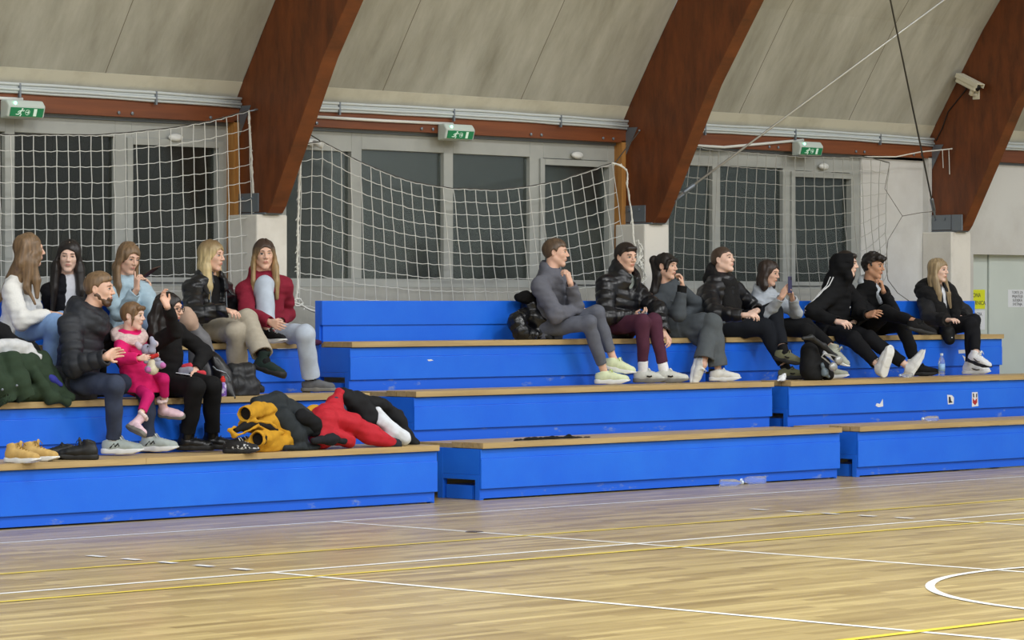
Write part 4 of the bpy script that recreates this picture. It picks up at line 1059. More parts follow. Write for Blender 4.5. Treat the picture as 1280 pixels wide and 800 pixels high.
# 9 grey tracksuit
P = person('person in a grey hooded tracksuit with pale green running shoes, chin on hand', dict(plant='R', 
    hip=(683, 410), neck=(690, 347), head=(695, 316), phi=62, hphi=80, hpitch=-2, sc=1.02, hs=1.0, Yh=YC, skin=SK_FAIR, browm=H_BROWN,
    armR=[(694, 394), 'n', (716, 388), 'f', (730, 384), None, 'f'], armL=[(720, 384), 'n', (713, 354), 'n', (707, 332), None, 'f'],
    legR=[(736, 404), 'n', (756, 459), 'f', (788, 478)], legL=[(746, 391), 'n', (767, 450), 'f', ('v', .9, .3, -.20)],
    handL=dict(palm=(-.75, -.3, .3), curl=(.75, .85, .95, 1.0), thumb=.5)))
GREY = fabric((104, 106, 116))
jacket(P, GREY, 'hoodie', tr=(.175, .165, .17, .085), sr=(.088, .075, .054), hipdrop=.06, hood=(.084, .036, -.04, .10), wr=.005, wf=26, cuff=-.03, slim=.9, tslim=.93)
trousers(P, fabric((100, 104, 116)), r=(.102, .078, .056), hem=.80, wr=.0035)
hair_short(P, hairmat('short_brown', (92, 74, 58)), t=.013, line=.062, nape=-.062, fringe=.0)
for sd in 'RL': foot(P, sd, 'sneaker', fabric((218, 228, 190)), M_SOLEW, fabric((196, 214, 120)), gB if sd == 'R' else None, scale=1.1)

# 10 black puffer, burgundy trousers
P = person('dark-haired person in a shiny black puffer jacket and burgundy trousers', dict(
    hip=(768, 411), neck=(779, 350), head=(783, 322), phi=42, hphi=36, hpitch=-4, sc=1.03, hs=1.04, Yh=YC, skin=SK_FAIR,
    armR=[(757, 395), 'n', (792, 396), 'f', (808, 393), None, 'n'], armL=[(822, 388), 'n', (830, 416), 'n', (839, 428), None, 'n'],
    legR=[(803, 402), 'n', (804, 464), 'f', (836, 475)], legL=[(817, 401), 'n', (831, 464), 'f', (850, 475)],
    handR=dict(palm=(.1, -.3, 1), curl=(.6, .65, .7, .75), thumb=.6), handL=dict(palm=(-.6, -.4, -.2), curl=(.55, .6, .65, .7))))
GN['watch'] = P
jacket(P, fabric((19, 20, 25), .3, 'shiny'), tr=(.185, .18, .185, .09), sr=(.094, .082, .060), puff=(.011, .080), slim=.88, tslim=.95, hipdrop=.06, hood=(.092, .042, .01, .14), wr=.004, wf=26, vopen=(.14, .03, .03))
shirt(P, fabric((150, 160, 156)), r=(.13, .13, .14, .055))
trousers(P, fabric((82, 44, 62)), r=(.098, .080, .054), hem=.80, wr=.003)
hair_short(P, hairmat('near_black', (44, 36, 32)), t=.014, line=.066, nape=-.06, fringe=.002)
for sd in 'RL':
    sock(P, sd, fabric((236, 236, 238)), .76, (.043, .042)); foot(P, sd, 'sneaker', fabric((204, 206, 200)), M_SOLEG, M_SOLEW, gB, 'patch', scale=1.1)

# 11 ponytail, grey coat
P = person('person with a black ponytail and fringe in a dark grey coat, hand at her chin', dict(plant='L', 
    hip=(842, 412), neck=(836, 360), head=(833, 333), phi=48, hphi=56, hpitch=-3, fem=True, sc=.98, hs=.98, Yh=YC, skin=SK_FAIR,
    armR=[(849, 393), 'n', (853, 357), 'n', (851, 340), None, 'f'], armL=[(878, 384), 'f', (850, 394), 'n', (836, 393), None, 'n'],
    legR=[(889, 402), 'n', (879, 456), 'n', ('v', -.25, .25, -.9)], legL=[(891, 405), 'n', (898, 464), 'f', (922, 473)],
    handR=dict(palm=(-.7, .1, .5), curl=(.7, .8, .9, .95), thumb=.7), handL=dict(palm=(.3, -.8, .0), curl=(.5, .6, .6, .7))))
CO = fabric((76, 82, 88), .95)
def drape(s):
    a = P.J['pel']; kn = (P.J['knR'] + P.J['knL'])/2
    s.cone(a - P.lt*.05, kn*.75 + a*.25, .15, .105, .05); s.cone(a*.5 + kn*.5, kn + RT*.10 - UP*.0, .085, .020, .04, flat=(UP, .6)); s.cone(a*.55 + kn*.45 - UP*.03, a*.3 + kn*.7 - UP*.14, .10, .05, .06)
jacket(P, CO, 'coat', tr=(.165, .15, .16, .08), sr=(.080, .078, .064), hipdrop=.06, wr=.004, wf=24, extra=drape, cuff=-.22, thigh=.3)
for sd in 'RL':
    E_, W_ = P.J['el'+sd], P.J['wr'+sd]; a = E_ + (W_-E_)*.62; s = SDF(*bounds(P, [a, W_], .08), .005); s.cone(a, W_, .046, .040, .01, cut=[(W_, W_-E_), (a, E_-W_)]); s.noise(.002, 60, 2); emit(s, 'cuff', fabric((20, 20, 22)), P.root)
shirt(P, fabric((22, 22, 24)), r=(.12, .12, .125, .05))
s = SDF(*bounds(P, [P.J['neck']], .13), .005); c = P.J['neck'] + P.ut*.02
for i in range(12): a, b = 2*math.pi*i/12, 2*math.pi*(i+1)/12; q = lambda t: c + (P.ft*math.cos(t) + P.lt*math.sin(t))*.062 - P.ut*.02*math.cos(t); s.cone(q(a), q(b), .026, .026, .02)
emit(s, 'inner_hood', fabric((20, 20, 22)), P.root)
trousers(P, fabric((88, 94, 98), .95), r=(.102, .094, .09), flare=.105, hem=.88, wr=.004)
s = SDF(P.hc - A3((.25, .25, .46)), P.hc + A3((.22, .22, .2)), .0048); cap(s, P, .009)
face_open(s, P, u=-.025, rf=.085, rl=.064, ru=.090, k=.006); s.plane(P.h(-.02, 0, -.055), nrm(-P.hu + P.hf*.3), lo=P.hc-.13, hi=P.hc+.13, k=.01)
for y in (-1, 1): s.ell(P.h(-.004, .085*y, -.005), A3((.026, .03, .036))*P.hs, [P.hf, P.hl, P.hu], .006, 's')
s.cone(P.h(.078, -.045, .058), P.h(.080, .045, .058), .020, .020, .012); s.chain([P.h(.060, -.064, .05), P.h(.052, -.070, -.01), P.h(.045, -.070, -.05)], [.014, .010, .004], .01)
s.chain([P.h(-.09, -.01, .07), P.h(-.125, -.02, .05), atpx((822, 345), P.hc), atpx((818, 365), P.hc), atpx((820, 392), P.hc)], [.030, .038, .046, .044, .022], .015, flat=(P.hl, .8))
s.noise(.003, 120, 4, aniso=(1, 1, .12)); emit(s, 'hair', H_BLACK, P.root)
for sd in 'RL': foot(P, sd, 'sneaker', fabric((222, 222, 216)), M_SOLEW, M_SOLEW, gB if sd == 'L' else None, scale=1.02)

# 12 black jacket with a deep collar
P = person('short-haired person with raised chin in a black jacket with leather sleeves and deep collar', dict(plant='R', 
    hip=(900, 411), neck=(901, 353), head=(904, 325), phi=50, hphi=56, hpitch=10, sc=1.04, hs=1.0, Yh=YC, skin=SK_PALE, browm=H_BROWN, eyes=.004,
    armR=[(894, 392), 'n', (929, 394), 'n', (946, 393), None, 'n'], armL=[(945, 388), 'f', (947, 388), 'n', (936, 393), None, 'n'],
    legR=[(960, 409), 'n', (984, 464), 'f', (1002, 474)], legL=[(969, 389), 'n', (980, 440), 'n', ('v', .85, .35, -.22)],
    handR=dict(palm=(-.1, -.4, -1), curl=(.55, .6, .65, .7), spread=0), handL=dict(palm=(-.2, -.2, -1), curl=(.5, .55, .6, .65), spread=0)))
AX = fabric((22, 23, 28), .34, 'shiny')
jacket(P, AX, tr=(.18, .18, .185, .09), sr=(.095, .084, .060), puff=(.007, .085), slim=.88, tslim=.95, hipdrop=.06, wr=.004, wf=26)
s = SDF(*bounds(P, [P.J['neck'], P.J['pel']], .26), .006)
c = P.J['neck'] + P.ut*.01
for i in range(14):
    a, b = 2*math.pi*i/14, 2*math.pi*(i+1)/14; q = lambda t: c + P.ft*math.cos(t)*.085 + P.lt*math.sin(t)*.085 + P.ut*(.05 - .07*math.cos(t)); s.cone(q(a), q(b), .042, .042, .03)
s.ell(c - P.ft*.09 + P.ut*.02, (.07, .11, .10), [P.ft, P.lt, P.ut], .04)
for y in (-1, 1): s.chain([c + P.ft*.09 + P.lt*.05*y - P.ut*.03, c + P.ft*.125 + P.lt*.045*y - P.ut*.2, c + P.ft*.125 + P.lt*.03*y - P.ut*.36], [.06, .075, .055], .03, flat=(P.ft, .62))
s.noise(.003, 70, 5); emit(s, 'collar', fabric((15, 15, 17), .95, 'fur'), P.root)
trousers(P, fabric((20, 24, 32)), r=(.125, .094, .060), hem=.84, wr=.004)
hair_short(P, hairmat('short_dark', (74, 60, 50)), t=.008, line=.070, nape=-.058, fringe=.0)
for sd in 'RL':
    sock(P, sd, fabric((18, 18, 20)), .86, (.043, .042)); foot(P, sd, 'sneaker', fabric((116, 118, 94)), M_SOLEB, M_SOLEB, gB if sd == 'R' else None, 'patch', scale=1.06)

# 13 pale grey hoodie, bob, phone
P = person('person with a dark bob in a pale grey hoodie filming with a phone', dict(plant='L', 
    hip=(956, 410), neck=(956, 367), head=(961, 341), phi=50, hphi=60, hpitch=-12, fem=True, sc=.98, hs=.96, Yh=YC, skin=SK_FAIR,
    armR=[(960, 392), 'n', (977, 371), 'n', (986, 356), None, 'n'], armL=[(995, 392), 'n', (990, 372), 'n', (987, 360), None, 'n'],
    legR=[(1010, 406), 'n', (1043, 437), 'n', ('v', .75, .4, -.5)], legL=[(1008, 414), 'n', (1034, 462), 'f', (1062, 474)],
    handR=dict(palm=(.7, -.6, .1), curl=(.25, .45, .5, .55), thumb=.3), handL=dict(palm=(-.6, .6, .1), curl=(.45, .5, .55, .6), thumb=.4)))
GN['phone2'] = P
jacket(P, fabric((176, 184, 194)), 'hoodie', tr=(.155, .145, .15, .075), sr=(.074, .064, .048), hipdrop=.07, hood=(.082, .032, -.03, .06), wr=.004, wf=28, cuff=-.06, slim=.88)
shirt(P, fabric((20, 20, 22)), r=(.12, .115, .12, .06))
trousers(P, fabric((16, 17, 20)), r=(.10, .082, .062), hem=.86)
hair_long(P, H_DBROWN, .155, curtains=(1.2, 1.0), width=.032, seed=13, fwd=.008)
for sd in 'RL': foot(P, sd, 'high', fabric((172, 176, 164)), M_SOLEW, fabric((150, 152, 142)), gB if sd == 'L' else None, scale=1.02)

# 14 black hood up, striped sleeve
P = person('person with a black hood up and white sleeve stripes, legs stretched out', dict(plant='', 
    hip=(1040, 412), neck=(1046, 357), head=(1058, 330), phi=58, hphi=74, hpitch=-4, sc=1.04, hs=1.0, Yh=YC, Yn=18.80, skin=SK_PALE,
    armR=[(1015, 390), 'n', (1046, 402), 'n', (1060, 404), None, 'n'], armL=[(1084, 390), 'f', (1066, 404), 'n', (1056, 408), None, 'n'],
    legR=[(1066, 424), 'n', (1099, 458), 'n', (1108, 428)], legL=[(1086, 423), 'n', (1139, 461), 'n', (1150, 432)]))
def hoodup(s):
    s.ell(P.h(-.020, 0, .022), A3((.122, .100, .118)), [P.hf, P.hl, P.hu], .03); s.chain([P.h(-.05, 0, -.05), P.J['neck'] - P.ft*.04], [.09, .09], .05)
    for y in (-1, 1): s.cone(P.h(.045, .05*y, -.10), P.J['neck'] + P.ft*.08 + P.lt*.04*y - P.ut*.02, .032, .04, .03)
    s.cone(P.h(-.13, 0, .0), P.h(-.10, 0, -.09), .03, .05, .05)
    s.ell(P.h(.110, 0, -.012), A3((.098, .060, .104)), [P.hf, P.hl, P.hu], .012, 's')
    s.ell(P.h(-.005, 0, .0), A3((.105, .082, .108)), [P.hf, P.hl, P.hu], .006, 's')
BK = fabric((19, 20, 23)); WH = fabric((226, 228, 230))
jacket(P, BK, 'hoodie', tr=(.185, .18, .185, .085), sr=(.088, .080, .062), hipdrop=.10, wr=.005, wf=24, extra=hoodup, collar=(.075, .03, -.01, .0), thigh=.25, h=.0055)
for off in (-.015, .015):
    mb = MB(); Sx, Ex = P.SH['R'], P.J['elR']; pts_ = []
    path = [P.J['neck'] - P.lt*.07 - P.ut*.05, P.J['neck']*.35 + Sx*.65, Sx, Sx*.75 + Ex*.25, (Sx+Ex)/2, Sx*.25 + Ex*.75, Ex]
    dirs = [nrm(UP - RT*.1 - FW*.35), nrm(UP - RT*.3 - FW*.35), nrm(UP*.7 - RT*.8 - FW*.5), nrm(UP*.15 - RT - FW*.5)] + [nrm(-RT - FW*.5)]*3
    for i in range(len(path)):
        t = path[min(i+1, len(path)-1)] - path[max(i-1, 0)]; sd_ = nrm(np.cross(dirs[i], t)); pts_.append(on_surf(P.sdf, path[i] + sd_*off, dirs[i], .16) + dirs[i]*.001)
    fine = []
    for i in range(len(pts_)-1):
        for q in (0, .5): fine.append(pts_[i]*(1-q) + pts_[i+1]*q)
    fine.append(pts_[-1]); mb.tube([Vector(q - A3(P.root.location)) for q in fine], .006, 6); mb.build('sleeve_stripe', WH, P.root, True)
mb = MB(); c = on_surf(P.sdf, P.J['neck']*.55 + P.J['pel']*.45 + P.lt*.05, P.ft, .3) - P.ft*.003 - A3(P.root.location); mb.lathe([(.0, 0), (.009, .0), (.009, .006), (0, .008)], c, 10, M=frame_mat((0, 0, 0), P.lt, P.ft).to_3x3().to_4x4()); mb.build('chest_emblem', WH, P.root)
trousers(P, fabric((17, 18, 22)), r=(.110, .088, .062), hem=.87, wr=.004)
hair_short(P, hairmat('hood_hair', (38, 30, 27)), t=.010, line=.062, nape=.02, fringe=.002)
for sd in 'RL':
    d = nrm(P.J['an'+sd] - P.J['kn'+sd]); foot(P, sd, 'sneaker', fabric((212, 214, 214)), M_SOLEW, M_SOLEW, None, scale=1.1, up=-d)

# 15 curly dark hair
P = person('person in black with curly dark hair, chin on a fist, ankle on his knee', dict(plant='L', 
    hip=(1088, 411), neck=(1088, 360), head=(1092, 333), phi=50, hphi=58, hpitch=-5, sc=1.03, hs=1.0, Yh=YC, skin=SK_TAN,
    armR=[(1074, 392), 'n', (1085, 394), 'n', (1096, 391), None, 'n'], armL=[(1116, 389), 'n', (1104, 364), 'n', (1101, 347), None, 'f'],
    legR=[(1106, 391), 'n', (1146, 403), 'n', (1178, 411)], legL=[(1127, 405), 'n', (1147, 459), 'f', (1164, 471)],
    handL=dict(palm=(-.75, -.1, .4), curl=(.85, .95, 1.0, 1.05), thumb=.7), handR=dict(palm=(.2, -.6, -.4), curl=(.3, .4, .5, .5))))
jacket(P, fabric((18, 19, 22)), tr=(.175, .17, .175, .085), sr=(.088, .078, .056), hipdrop=.06, wr=.005, wf=26, vopen=(.16, .045, .05), puff=(.004, .1))
shirt(P, fabric((202, 210, 218)), 'hoodie', r=(.13, .13, .14, .06))
s = SDF(*bounds(P, [P.J['neck']], .18), .0055); c = P.J['neck'] + P.ut*.02
for i in range(9): a, b = math.pi*(.42 + 1.16*i/9), math.pi*(.42 + 1.16*(i+1)/9); q = lambda t: c + P.ft*math.cos(t)*.085 + P.lt*math.sin(t)*.08 + P.ut*(.01 - .05*math.cos(t)); s.cone(q(a), q(b), .032, .032, .02)
s.chain([c + P.lt*.08 - P.ft*.0, c + P.ft*.09 + P.lt*.045 - P.ut*.05, c + P.ft*.125 + P.lt*.03 - P.ut*.14], [.03, .026, .02], .02); s.chain([c - P.lt*.08, c + P.ft*.09 - P.lt*.045 - P.ut*.05, c + P.ft*.125 - P.lt*.02 - P.ut*.14], [.03, .026, .02], .02)
s.noise(.003, 50, 2); emit(s, 'hood', fabric((206, 214, 222)), P.root)
trousers(P, fabric((17, 18, 21)), r=(.104, .084, .058), hem=.86, wr=.004)
s = SDF(*head_box(P), .0045); cap(s, P, .020)
s.ell(P.h(.0, 0, .085), (.095, .078, .05), [P.hf, P.hl, P.hu], .02); s.cone(P.h(.075, -.045, .075), P.h(.078, .045, .075), .032, .032, .02)
s.plane(P.h(.088, 0, .050), nrm(P.hf*.62 - P.hu*.8), k=.01)
for y in (-1, 1): s.ell(P.h(.070, .066*y, -.006), A3((.060, .040, .062)), [P.hf, P.hl, P.hu], .006, 's'); s.ell(P.h(-.004, .09*y, -.016), A3((.026, .034, .038)), [P.hf, P.hl, P.hu], .006, 's')
s.plane(P.h(-.06, 0, -.05), nrm(-P.hu + P.hf*.25), k=.008)
s.noise(.007, 75, 3); s.noise(.003, 160, 8); emit(s, 'hair', H_BLACK, P.root)
for sd in 'RL':
    sock(P, sd, fabric((18, 18, 20)), .98, (.036, .036)); foot(P, sd, 'sneaker', fabric((26, 26, 28)), M_SOLEB, M_SOLEB, gB if sd == 'L' else None, scale=1.06)

# 16 blonde in a black fur-collared coat
P = person('person with long straight ash blonde hair in a black fur-collared coat near the door', dict(plant='L', 
    hip=(1172, 410), neck=(1170, 364), head=(1173, 338), phi=44, hphi=50, hpitch=-2, fem=True, sc=.98, hs=.97, Yh=YC, skin=SK_PALE, browm=H_BROWN,
    armR=[(1160, 398), 'n', (1184, 400), 'n', (1196, 399), None, 'n'], armL=[(1205, 391), 'f', (1201, 397), 'n', (1191, 400), None, 'n'],
    legR=[(1217, 401), 'n', (1220, 444), 'n', ('v', .72, .6, -.30)], legL=[(1213, 406), 'n', (1213, 460), 'f', (1236, 468)],
    handR=dict(palm=(-.1, -.3, -1), curl=(.35, .4, .5, .5)), handL=dict(palm=(-.2, -.1, -1), curl=(.35, .4, .5, .5))))
jacket(P, fabric((21, 22, 27), .7, 'shiny'), 'coat', tr=(.185, .175, .18, .09), sr=(.092, .085, .064), hipdrop=.08, wr=.004, wf=26, vopen=(.30, .04, .06), thigh=.25, slim=.9, tslim=.95)
shirt(P, fabric((222, 226, 234)), r=(.125, .12, .125, .05))
FURB = fabric((14, 14, 16), .98, 'fur')
s = SDF(*bounds(P, [P.J['neck'], P.J['pel']], .30), .006); c = P.J['neck'] + P.ut*.0
for i in range(10):
    a, b = math.pi*(.36 + 1.28*i/10), math.pi*(.36 + 1.28*(i+1)/10); q = lambda t: c + P.ft*math.cos(t)*.115 + P.lt*math.sin(t)*.135 - P.ut*(.01 + .04*math.cos(t)); s.cone(q(a), q(b), .075, .075, .03)
for y in (-1, 1): s.chain([c + P.ft*.05 + P.lt*.13*y - P.ut*.03, c + P.ft*.13 + P.lt*.13*y - P.ut*.13, c + P.ft*.17 + P.lt*.06*y - P.ut*.29], [.08, .075, .05], .03, flat=(P.ft, .7))
s.noise(.004, 90, 5); emit(s, 'fur_collar', FURB, P.root)
for sd in 'RL':
    E_, W_ = P.J['el'+sd], P.J['wr'+sd]; a = E_ + (W_-E_)*.7; s = SDF(*bounds(P, [a, W_], .10), .0055); s.cone(a, W_*.97 + E_*.03, .068, .068, .02, cut=[(W_, W_-E_)]); s.noise(.004, 90, 5); emit(s, 'fur_cuff', FURB, P.root)
trousers(P, fabric((18, 19, 24)), r=(.100, .082, .058), hem=.90, wr=.003)
hair_long(P, H_ASH, .36, curtains=(1.1, .8), width=.034, seed=16, fwd=.05)
for sd in 'RL': foot(P, sd, 'high', fabric((232, 234, 236)), M_SOLEW if sd == 'L' else M_SOLEB, M_SOLEW, gB if sd == 'L' else None, 'swoosh', scale=1.0)
# ================================================================ NETS, SIGNS, RIGGING
M_NETCORD = material('white_net_cord', (208, 209, 204), .85)
M_NETDARK = material('dark_net_line', (70, 68, 64), .85)
M_ROPE = material('pale_rope', (226, 226, 218), .9, bump=(90, .6))
NY = 19.41
def interp(poly, t):
    """point at fraction t along a polyline given in frame pixels (parametrised by x-index)"""
    f = t*(len(poly)-1); i = min(int(f), len(poly)-2); f -= i
    return (poly[i][0]*(1-f) + poly[i+1][0]*f, poly[i][1]*(1-f) + poly[i+1][1]*f)
def resample(poly, n):
    d = [0]
    for a, b in zip(poly[:-1], poly[1:]): d.append(d[-1] + math.hypot(b[0]-a[0], b[1]-a[1]))
    out = []
    for i in range(n):
        t = d[-1]*i/(n-1); k = max(j for j in range(len(d)) if d[j] <= t + 1e-9); k = min(k, len(poly)-2); f = (t-d[k])/max(d[k+1]-d[k], 1e-9)
        out.append((poly[k][0]*(1-f)+poly[k+1][0]*f, poly[k][1]*(1-f)+poly[k+1][1]*f))
    return out
def net(label, top, bottom, nc, nr, lean=0, seed=1, bulge=.05, cord=None, r=.0037):
    """a knotted square mesh hung from its top line; the cords sag a little between the knots"""
    rnd = random.Random(seed); T = resample(top, nc); B = resample(bottom, nc); G = []
    for i in range(nc):
        col = []
        for j in range(nr):
            v = j/(nr-1); x = T[i][0]*(1-v) + B[i][0]*v + lean*math.sin(v*math.pi) + rnd.uniform(-.5, .5); y = T[i][1]*(1-v) + B[i][1]*v + rnd.uniform(-.5, .5)
            p = atY(x, y, NY - bulge*math.sin(math.pi*i/(nc-1))*math.sin(math.pi*min(1, v*1.2+.05))); col.append(Vector(p))
        G.append(col)
    root = thing('ball_net', label, 'net', tuple(G[nc//2][0]), 'ball nets in front of the windows')
    mb = MB()
    for i in range(nc): mb.tube(G[i], r, 4, cap=False)
    for j in range(nr):
        pts = []
        for i in range(nc):
            pts.append(G[i][j])
            if i < nc-1: pts.append((G[i][j]+G[i+1][j])/2 - Vector((0, 0, .004 + .004*rnd.random())))
        mb.tube(pts, r*.92, 4, cap=False)
    part(mb, 'mesh', cord or M_NETCORD, root)
    mb = MB(); mb.tube([p + Vector((0, 0, .004)) for p in [G[i][0] for i in range(nc)]], .005, 5); part(mb, 'head_line', M_NETDARK, root)
    return root, G
def edge_rope(root, pts, r=.013, seed=1, name='edge_rope', tuft=.012, Y=NY, m=None):
    rnd = random.Random(seed); mb = MB(); P_ = resample(pts, max(8, int(sum(math.hypot(b[0]-a[0], b[1]-a[1]) for a, b in zip(pts[:-1], pts[1:]))/5)))
    for k in range(3):
        mb.tube([Vector(atY(x, y, Y)) + Vector((rnd.uniform(-1, 1)*tuft*.6, rnd.uniform(-.5, .5)*tuft, rnd.uniform(-1, 1)*tuft*.3)) for x, y in P_], r*.5, 5)
    for x, y in P_[1:-1]:
        if rnd.random() < .6:
            p = Vector(atY(x, y, Y)); q = p + Vector((rnd.uniform(-2.6, 2.6)*tuft, rnd.uniform(-.6, .6)*tuft, rnd.uniform(-2, 2)*tuft)); mb.tube([p, (p+q)/2 + Vector((0, 0, tuft)), q], r*.28, 4)
    part(mb, name, m or M_ROPE, root)
# left net
r1, G = net('white square-mesh ball net across the left window behind the seated group', [(-44, 168), (20, 169), (124, 169), (165, 166), (210, 161), (262, 152), (300, 142), (311, 139)], [(-40, 424), (60, 424), (160, 424), (250, 425), (319, 424)], 26, 14, seed=2)
edge_rope(r1, [(311, 138), (313, 170), (315, 210), (317, 250), (318, 300), (319, 350), (319, 420)], seed=3, tuft=.008)
mb = MB(); mb.tube([Vector(atY(311, 139, NY)), Vector(atX(322, 137, RIBX[1]-.001))], .006, 5); mb.tube([Vector(atX(319, 137, RIBX[1]-.03)), Vector(atX(322, 137, RIBX[1]+.002))], .008, 6); part(mb, 'hook', M_STEEL, r1)
# middle net
r2, G = net('white square-mesh ball net sagging across the middle window', [(377, 182), (400, 176), (441, 198), (480, 216), (520, 229), (568, 236), (625, 238), (665, 233), (700, 226), (740, 213), (765, 204)], [(374, 380), (430, 392), (520, 396), (620, 396), (700, 396), (760, 392), (791, 384)], 31, 11, seed=4)
edge_rope(r2, [(376, 190), (374, 230), (373, 280), (372, 320), (372, 360), (370, 377)], seed=5)
edge_rope(r2, [(366, 376), (374, 372), (378, 379), (371, 384), (366, 378), (376, 381), (386, 387), (398, 391)], .016, 6, 'corner_knot')
edge_rope(r2, [(765, 204), (775, 206), (785, 214), (784, 232), (788, 258), (791, 280), (792, 300), (796, 320), (800, 334)], seed=7, Y=19.27)
edge_rope(r2, [(797, 300), (802, 318), (796, 330), (804, 336), (799, 326), (806, 345), (802, 360), (806, 376)], .014, 8, 'corner_knot', .03, Y=19.25)
mb = MB(); mb.tube([Vector(atY(384, 166, NY+.12)), Vector(atY(400, 176, NY))], .005, 5); part(mb, 'tie_line', M_NETDARK, r2); mb = MB(); mb.tube([Vector(atY(768, 205, NY)), Vector(atY(783, 185, NY)), Vector(atX(800, 163, RIBX[2]-.001))], .005, 5); part(mb, 'tie_line', M_NETDARK, r2)
mb = MB(); mb.tube([Vector(atX(799, 163, RIBX[2]-.03)), Vector(atX(800, 163, RIBX[2]+.002))], .008, 6); part(mb, 'hook', M_STEEL, r2)
# right net
r3, G = net('ball net across the right window gathered to a point on the wall', [(852, 182), (870, 184), (905, 188), (950, 192), (1000, 196), (1050, 197), (1080, 196), (1112, 204)], [(842, 392), (880, 394), (940, 396), (1000, 396), (1050, 394), (1090, 380), (1110, 340)], 23, 12, lean=-4, seed=9, bulge=.08, r=.0034, cord=material('greyish_net_cord', (168, 168, 162), .85))
mb = MB(); mb.tube([Vector(atY(1112, 204, NY)), Vector(atY(1106, 236, NY)), Vector(atY(1128, 270, NY)), Vector(atY(1110, 300, NY)), Vector(atY(1107, 330, NY))], .0035, 5); mb.tube([Vector(atY(1128, 270, NY)), Vector(atY(1150, 266, NY)), Vector(atX(1170, 264, RIBX[3]-.001))], .004, 5); mb.tube([Vector(atY(1107, 330, NY)), Vector(atY(1110, 350, NY)), Vector(atY(1122, 366, NY)), Vector(atY(1136, 376, NY))], .004, 5)
part(mb, 'gather_line', fabric((120, 116, 108)), r3)
mb = MB(); mb.tube([Vector(atY(1080, 196, NY)), Vector(atY(1120, 196, NY)), Vector(atY(1150, 190, NY)), Vector(atX(1190, 186, RIBX[3]-.001))], .006, 5); part(mb, 'tie_line', M_ROPE, r3)
mb = MB()
for x, y0, y1 in ((1178, 187, 210), (1186, 186, 218)): mb.tube([Vector(atX(x, y0, RIBX[3]-.012)), Vector(atX(x+.5, (y0+y1)/2, RIBX[3]-.014)), Vector(atX(x+1, y1, RIBX[3]-.012))], .004, 5)
mb.tube([Vector(atX(1189, 186, RIBX[3]-.03)), Vector(atX(1190, 186, RIBX[3]+.002))], .008, 6); part(mb, 'loose_cord', M_ROPE, r3)

# tie rod and dark cable: the crossed bracing under the vault, parallel to the roof
def slope_pt(x, y, off=0.0):
    """where the line of sight meets the brace plane just inside the rib fronts"""
    lo_, hi_ = 20.0, 40.0; d = ray(x, y)
    a, b = 5.0, 60.0
    def side(t):
        p = CAMP + d*t
        if p[2] < 2.36: return p[1] - 19.16 + off
        return p[1] - (19.16 - (p[2]-2.36)*.598) + off
    for _ in range(60):
        m = (a+b)/2
        if side(m) > 0: b = m
        else: a = m
    return CAMP + d*a
M_ROD = material('silver_tie_rod', (196, 198, 196), .35, metal=.7); M_CABLE = material('dark_steel_cable', (84, 84, 80), .5, metal=.5)
a = Vector(slope_pt(843, 249)); b = Vector(slope_pt(1180, 0)); d = (b-a).normalized()
root = thing('tie_rod', 'silver tie rod slanting up from the foot of the middle rib', 'brace', tuple(a))
mb = MB(); mb.tube([a, b, b + d*1.2], .0105, 8); part(mb, 'rod', M_ROD, root, True)
mb = MB(); p = Vector(slope_pt(861, 236)); mb.tube([p - d*.07, p - d*.055, p + d*.055, p + d*.07], [.012, .022, .022, .012], 8); mb.tube([a + Vector((0, 0, -.018)), p + Vector((0, 0, -.018))], .008, 6); part(mb, 'turnbuckle', M_STEEL, root, True)
a = Vector(slope_pt(1168, 266, .07)); b = Vector(slope_pt(1113, 0, .07)); d = (b-a).normalized()
root = thing('steel_cable', 'dark steel cable rising from the foot of the right rib', 'brace', tuple(a))
mb = MB(); mb.tube([a, b, b + d*1.2], .0085, 8); part(mb, 'cable', M_CABLE, root, True)
mb = MB(); p = a + d*.12; mb.tube([p - d*.09, p - d*.07, p + d*.08, p + d*.10], [.010, .019, .019, .010], 8); mb.tube([a + Vector((.01, 0, -.05)), a, p], .010, 6); part(mb, 'turnbuckle', M_STEEL, root, True)
mb = MB(); x = RIBX[3]; mb.box(x-.03, x-.013, 19.19, 19.32, 2.20, 2.36); part(mb, 'anchor_plate', M_STEEL, root, bevel=.005)

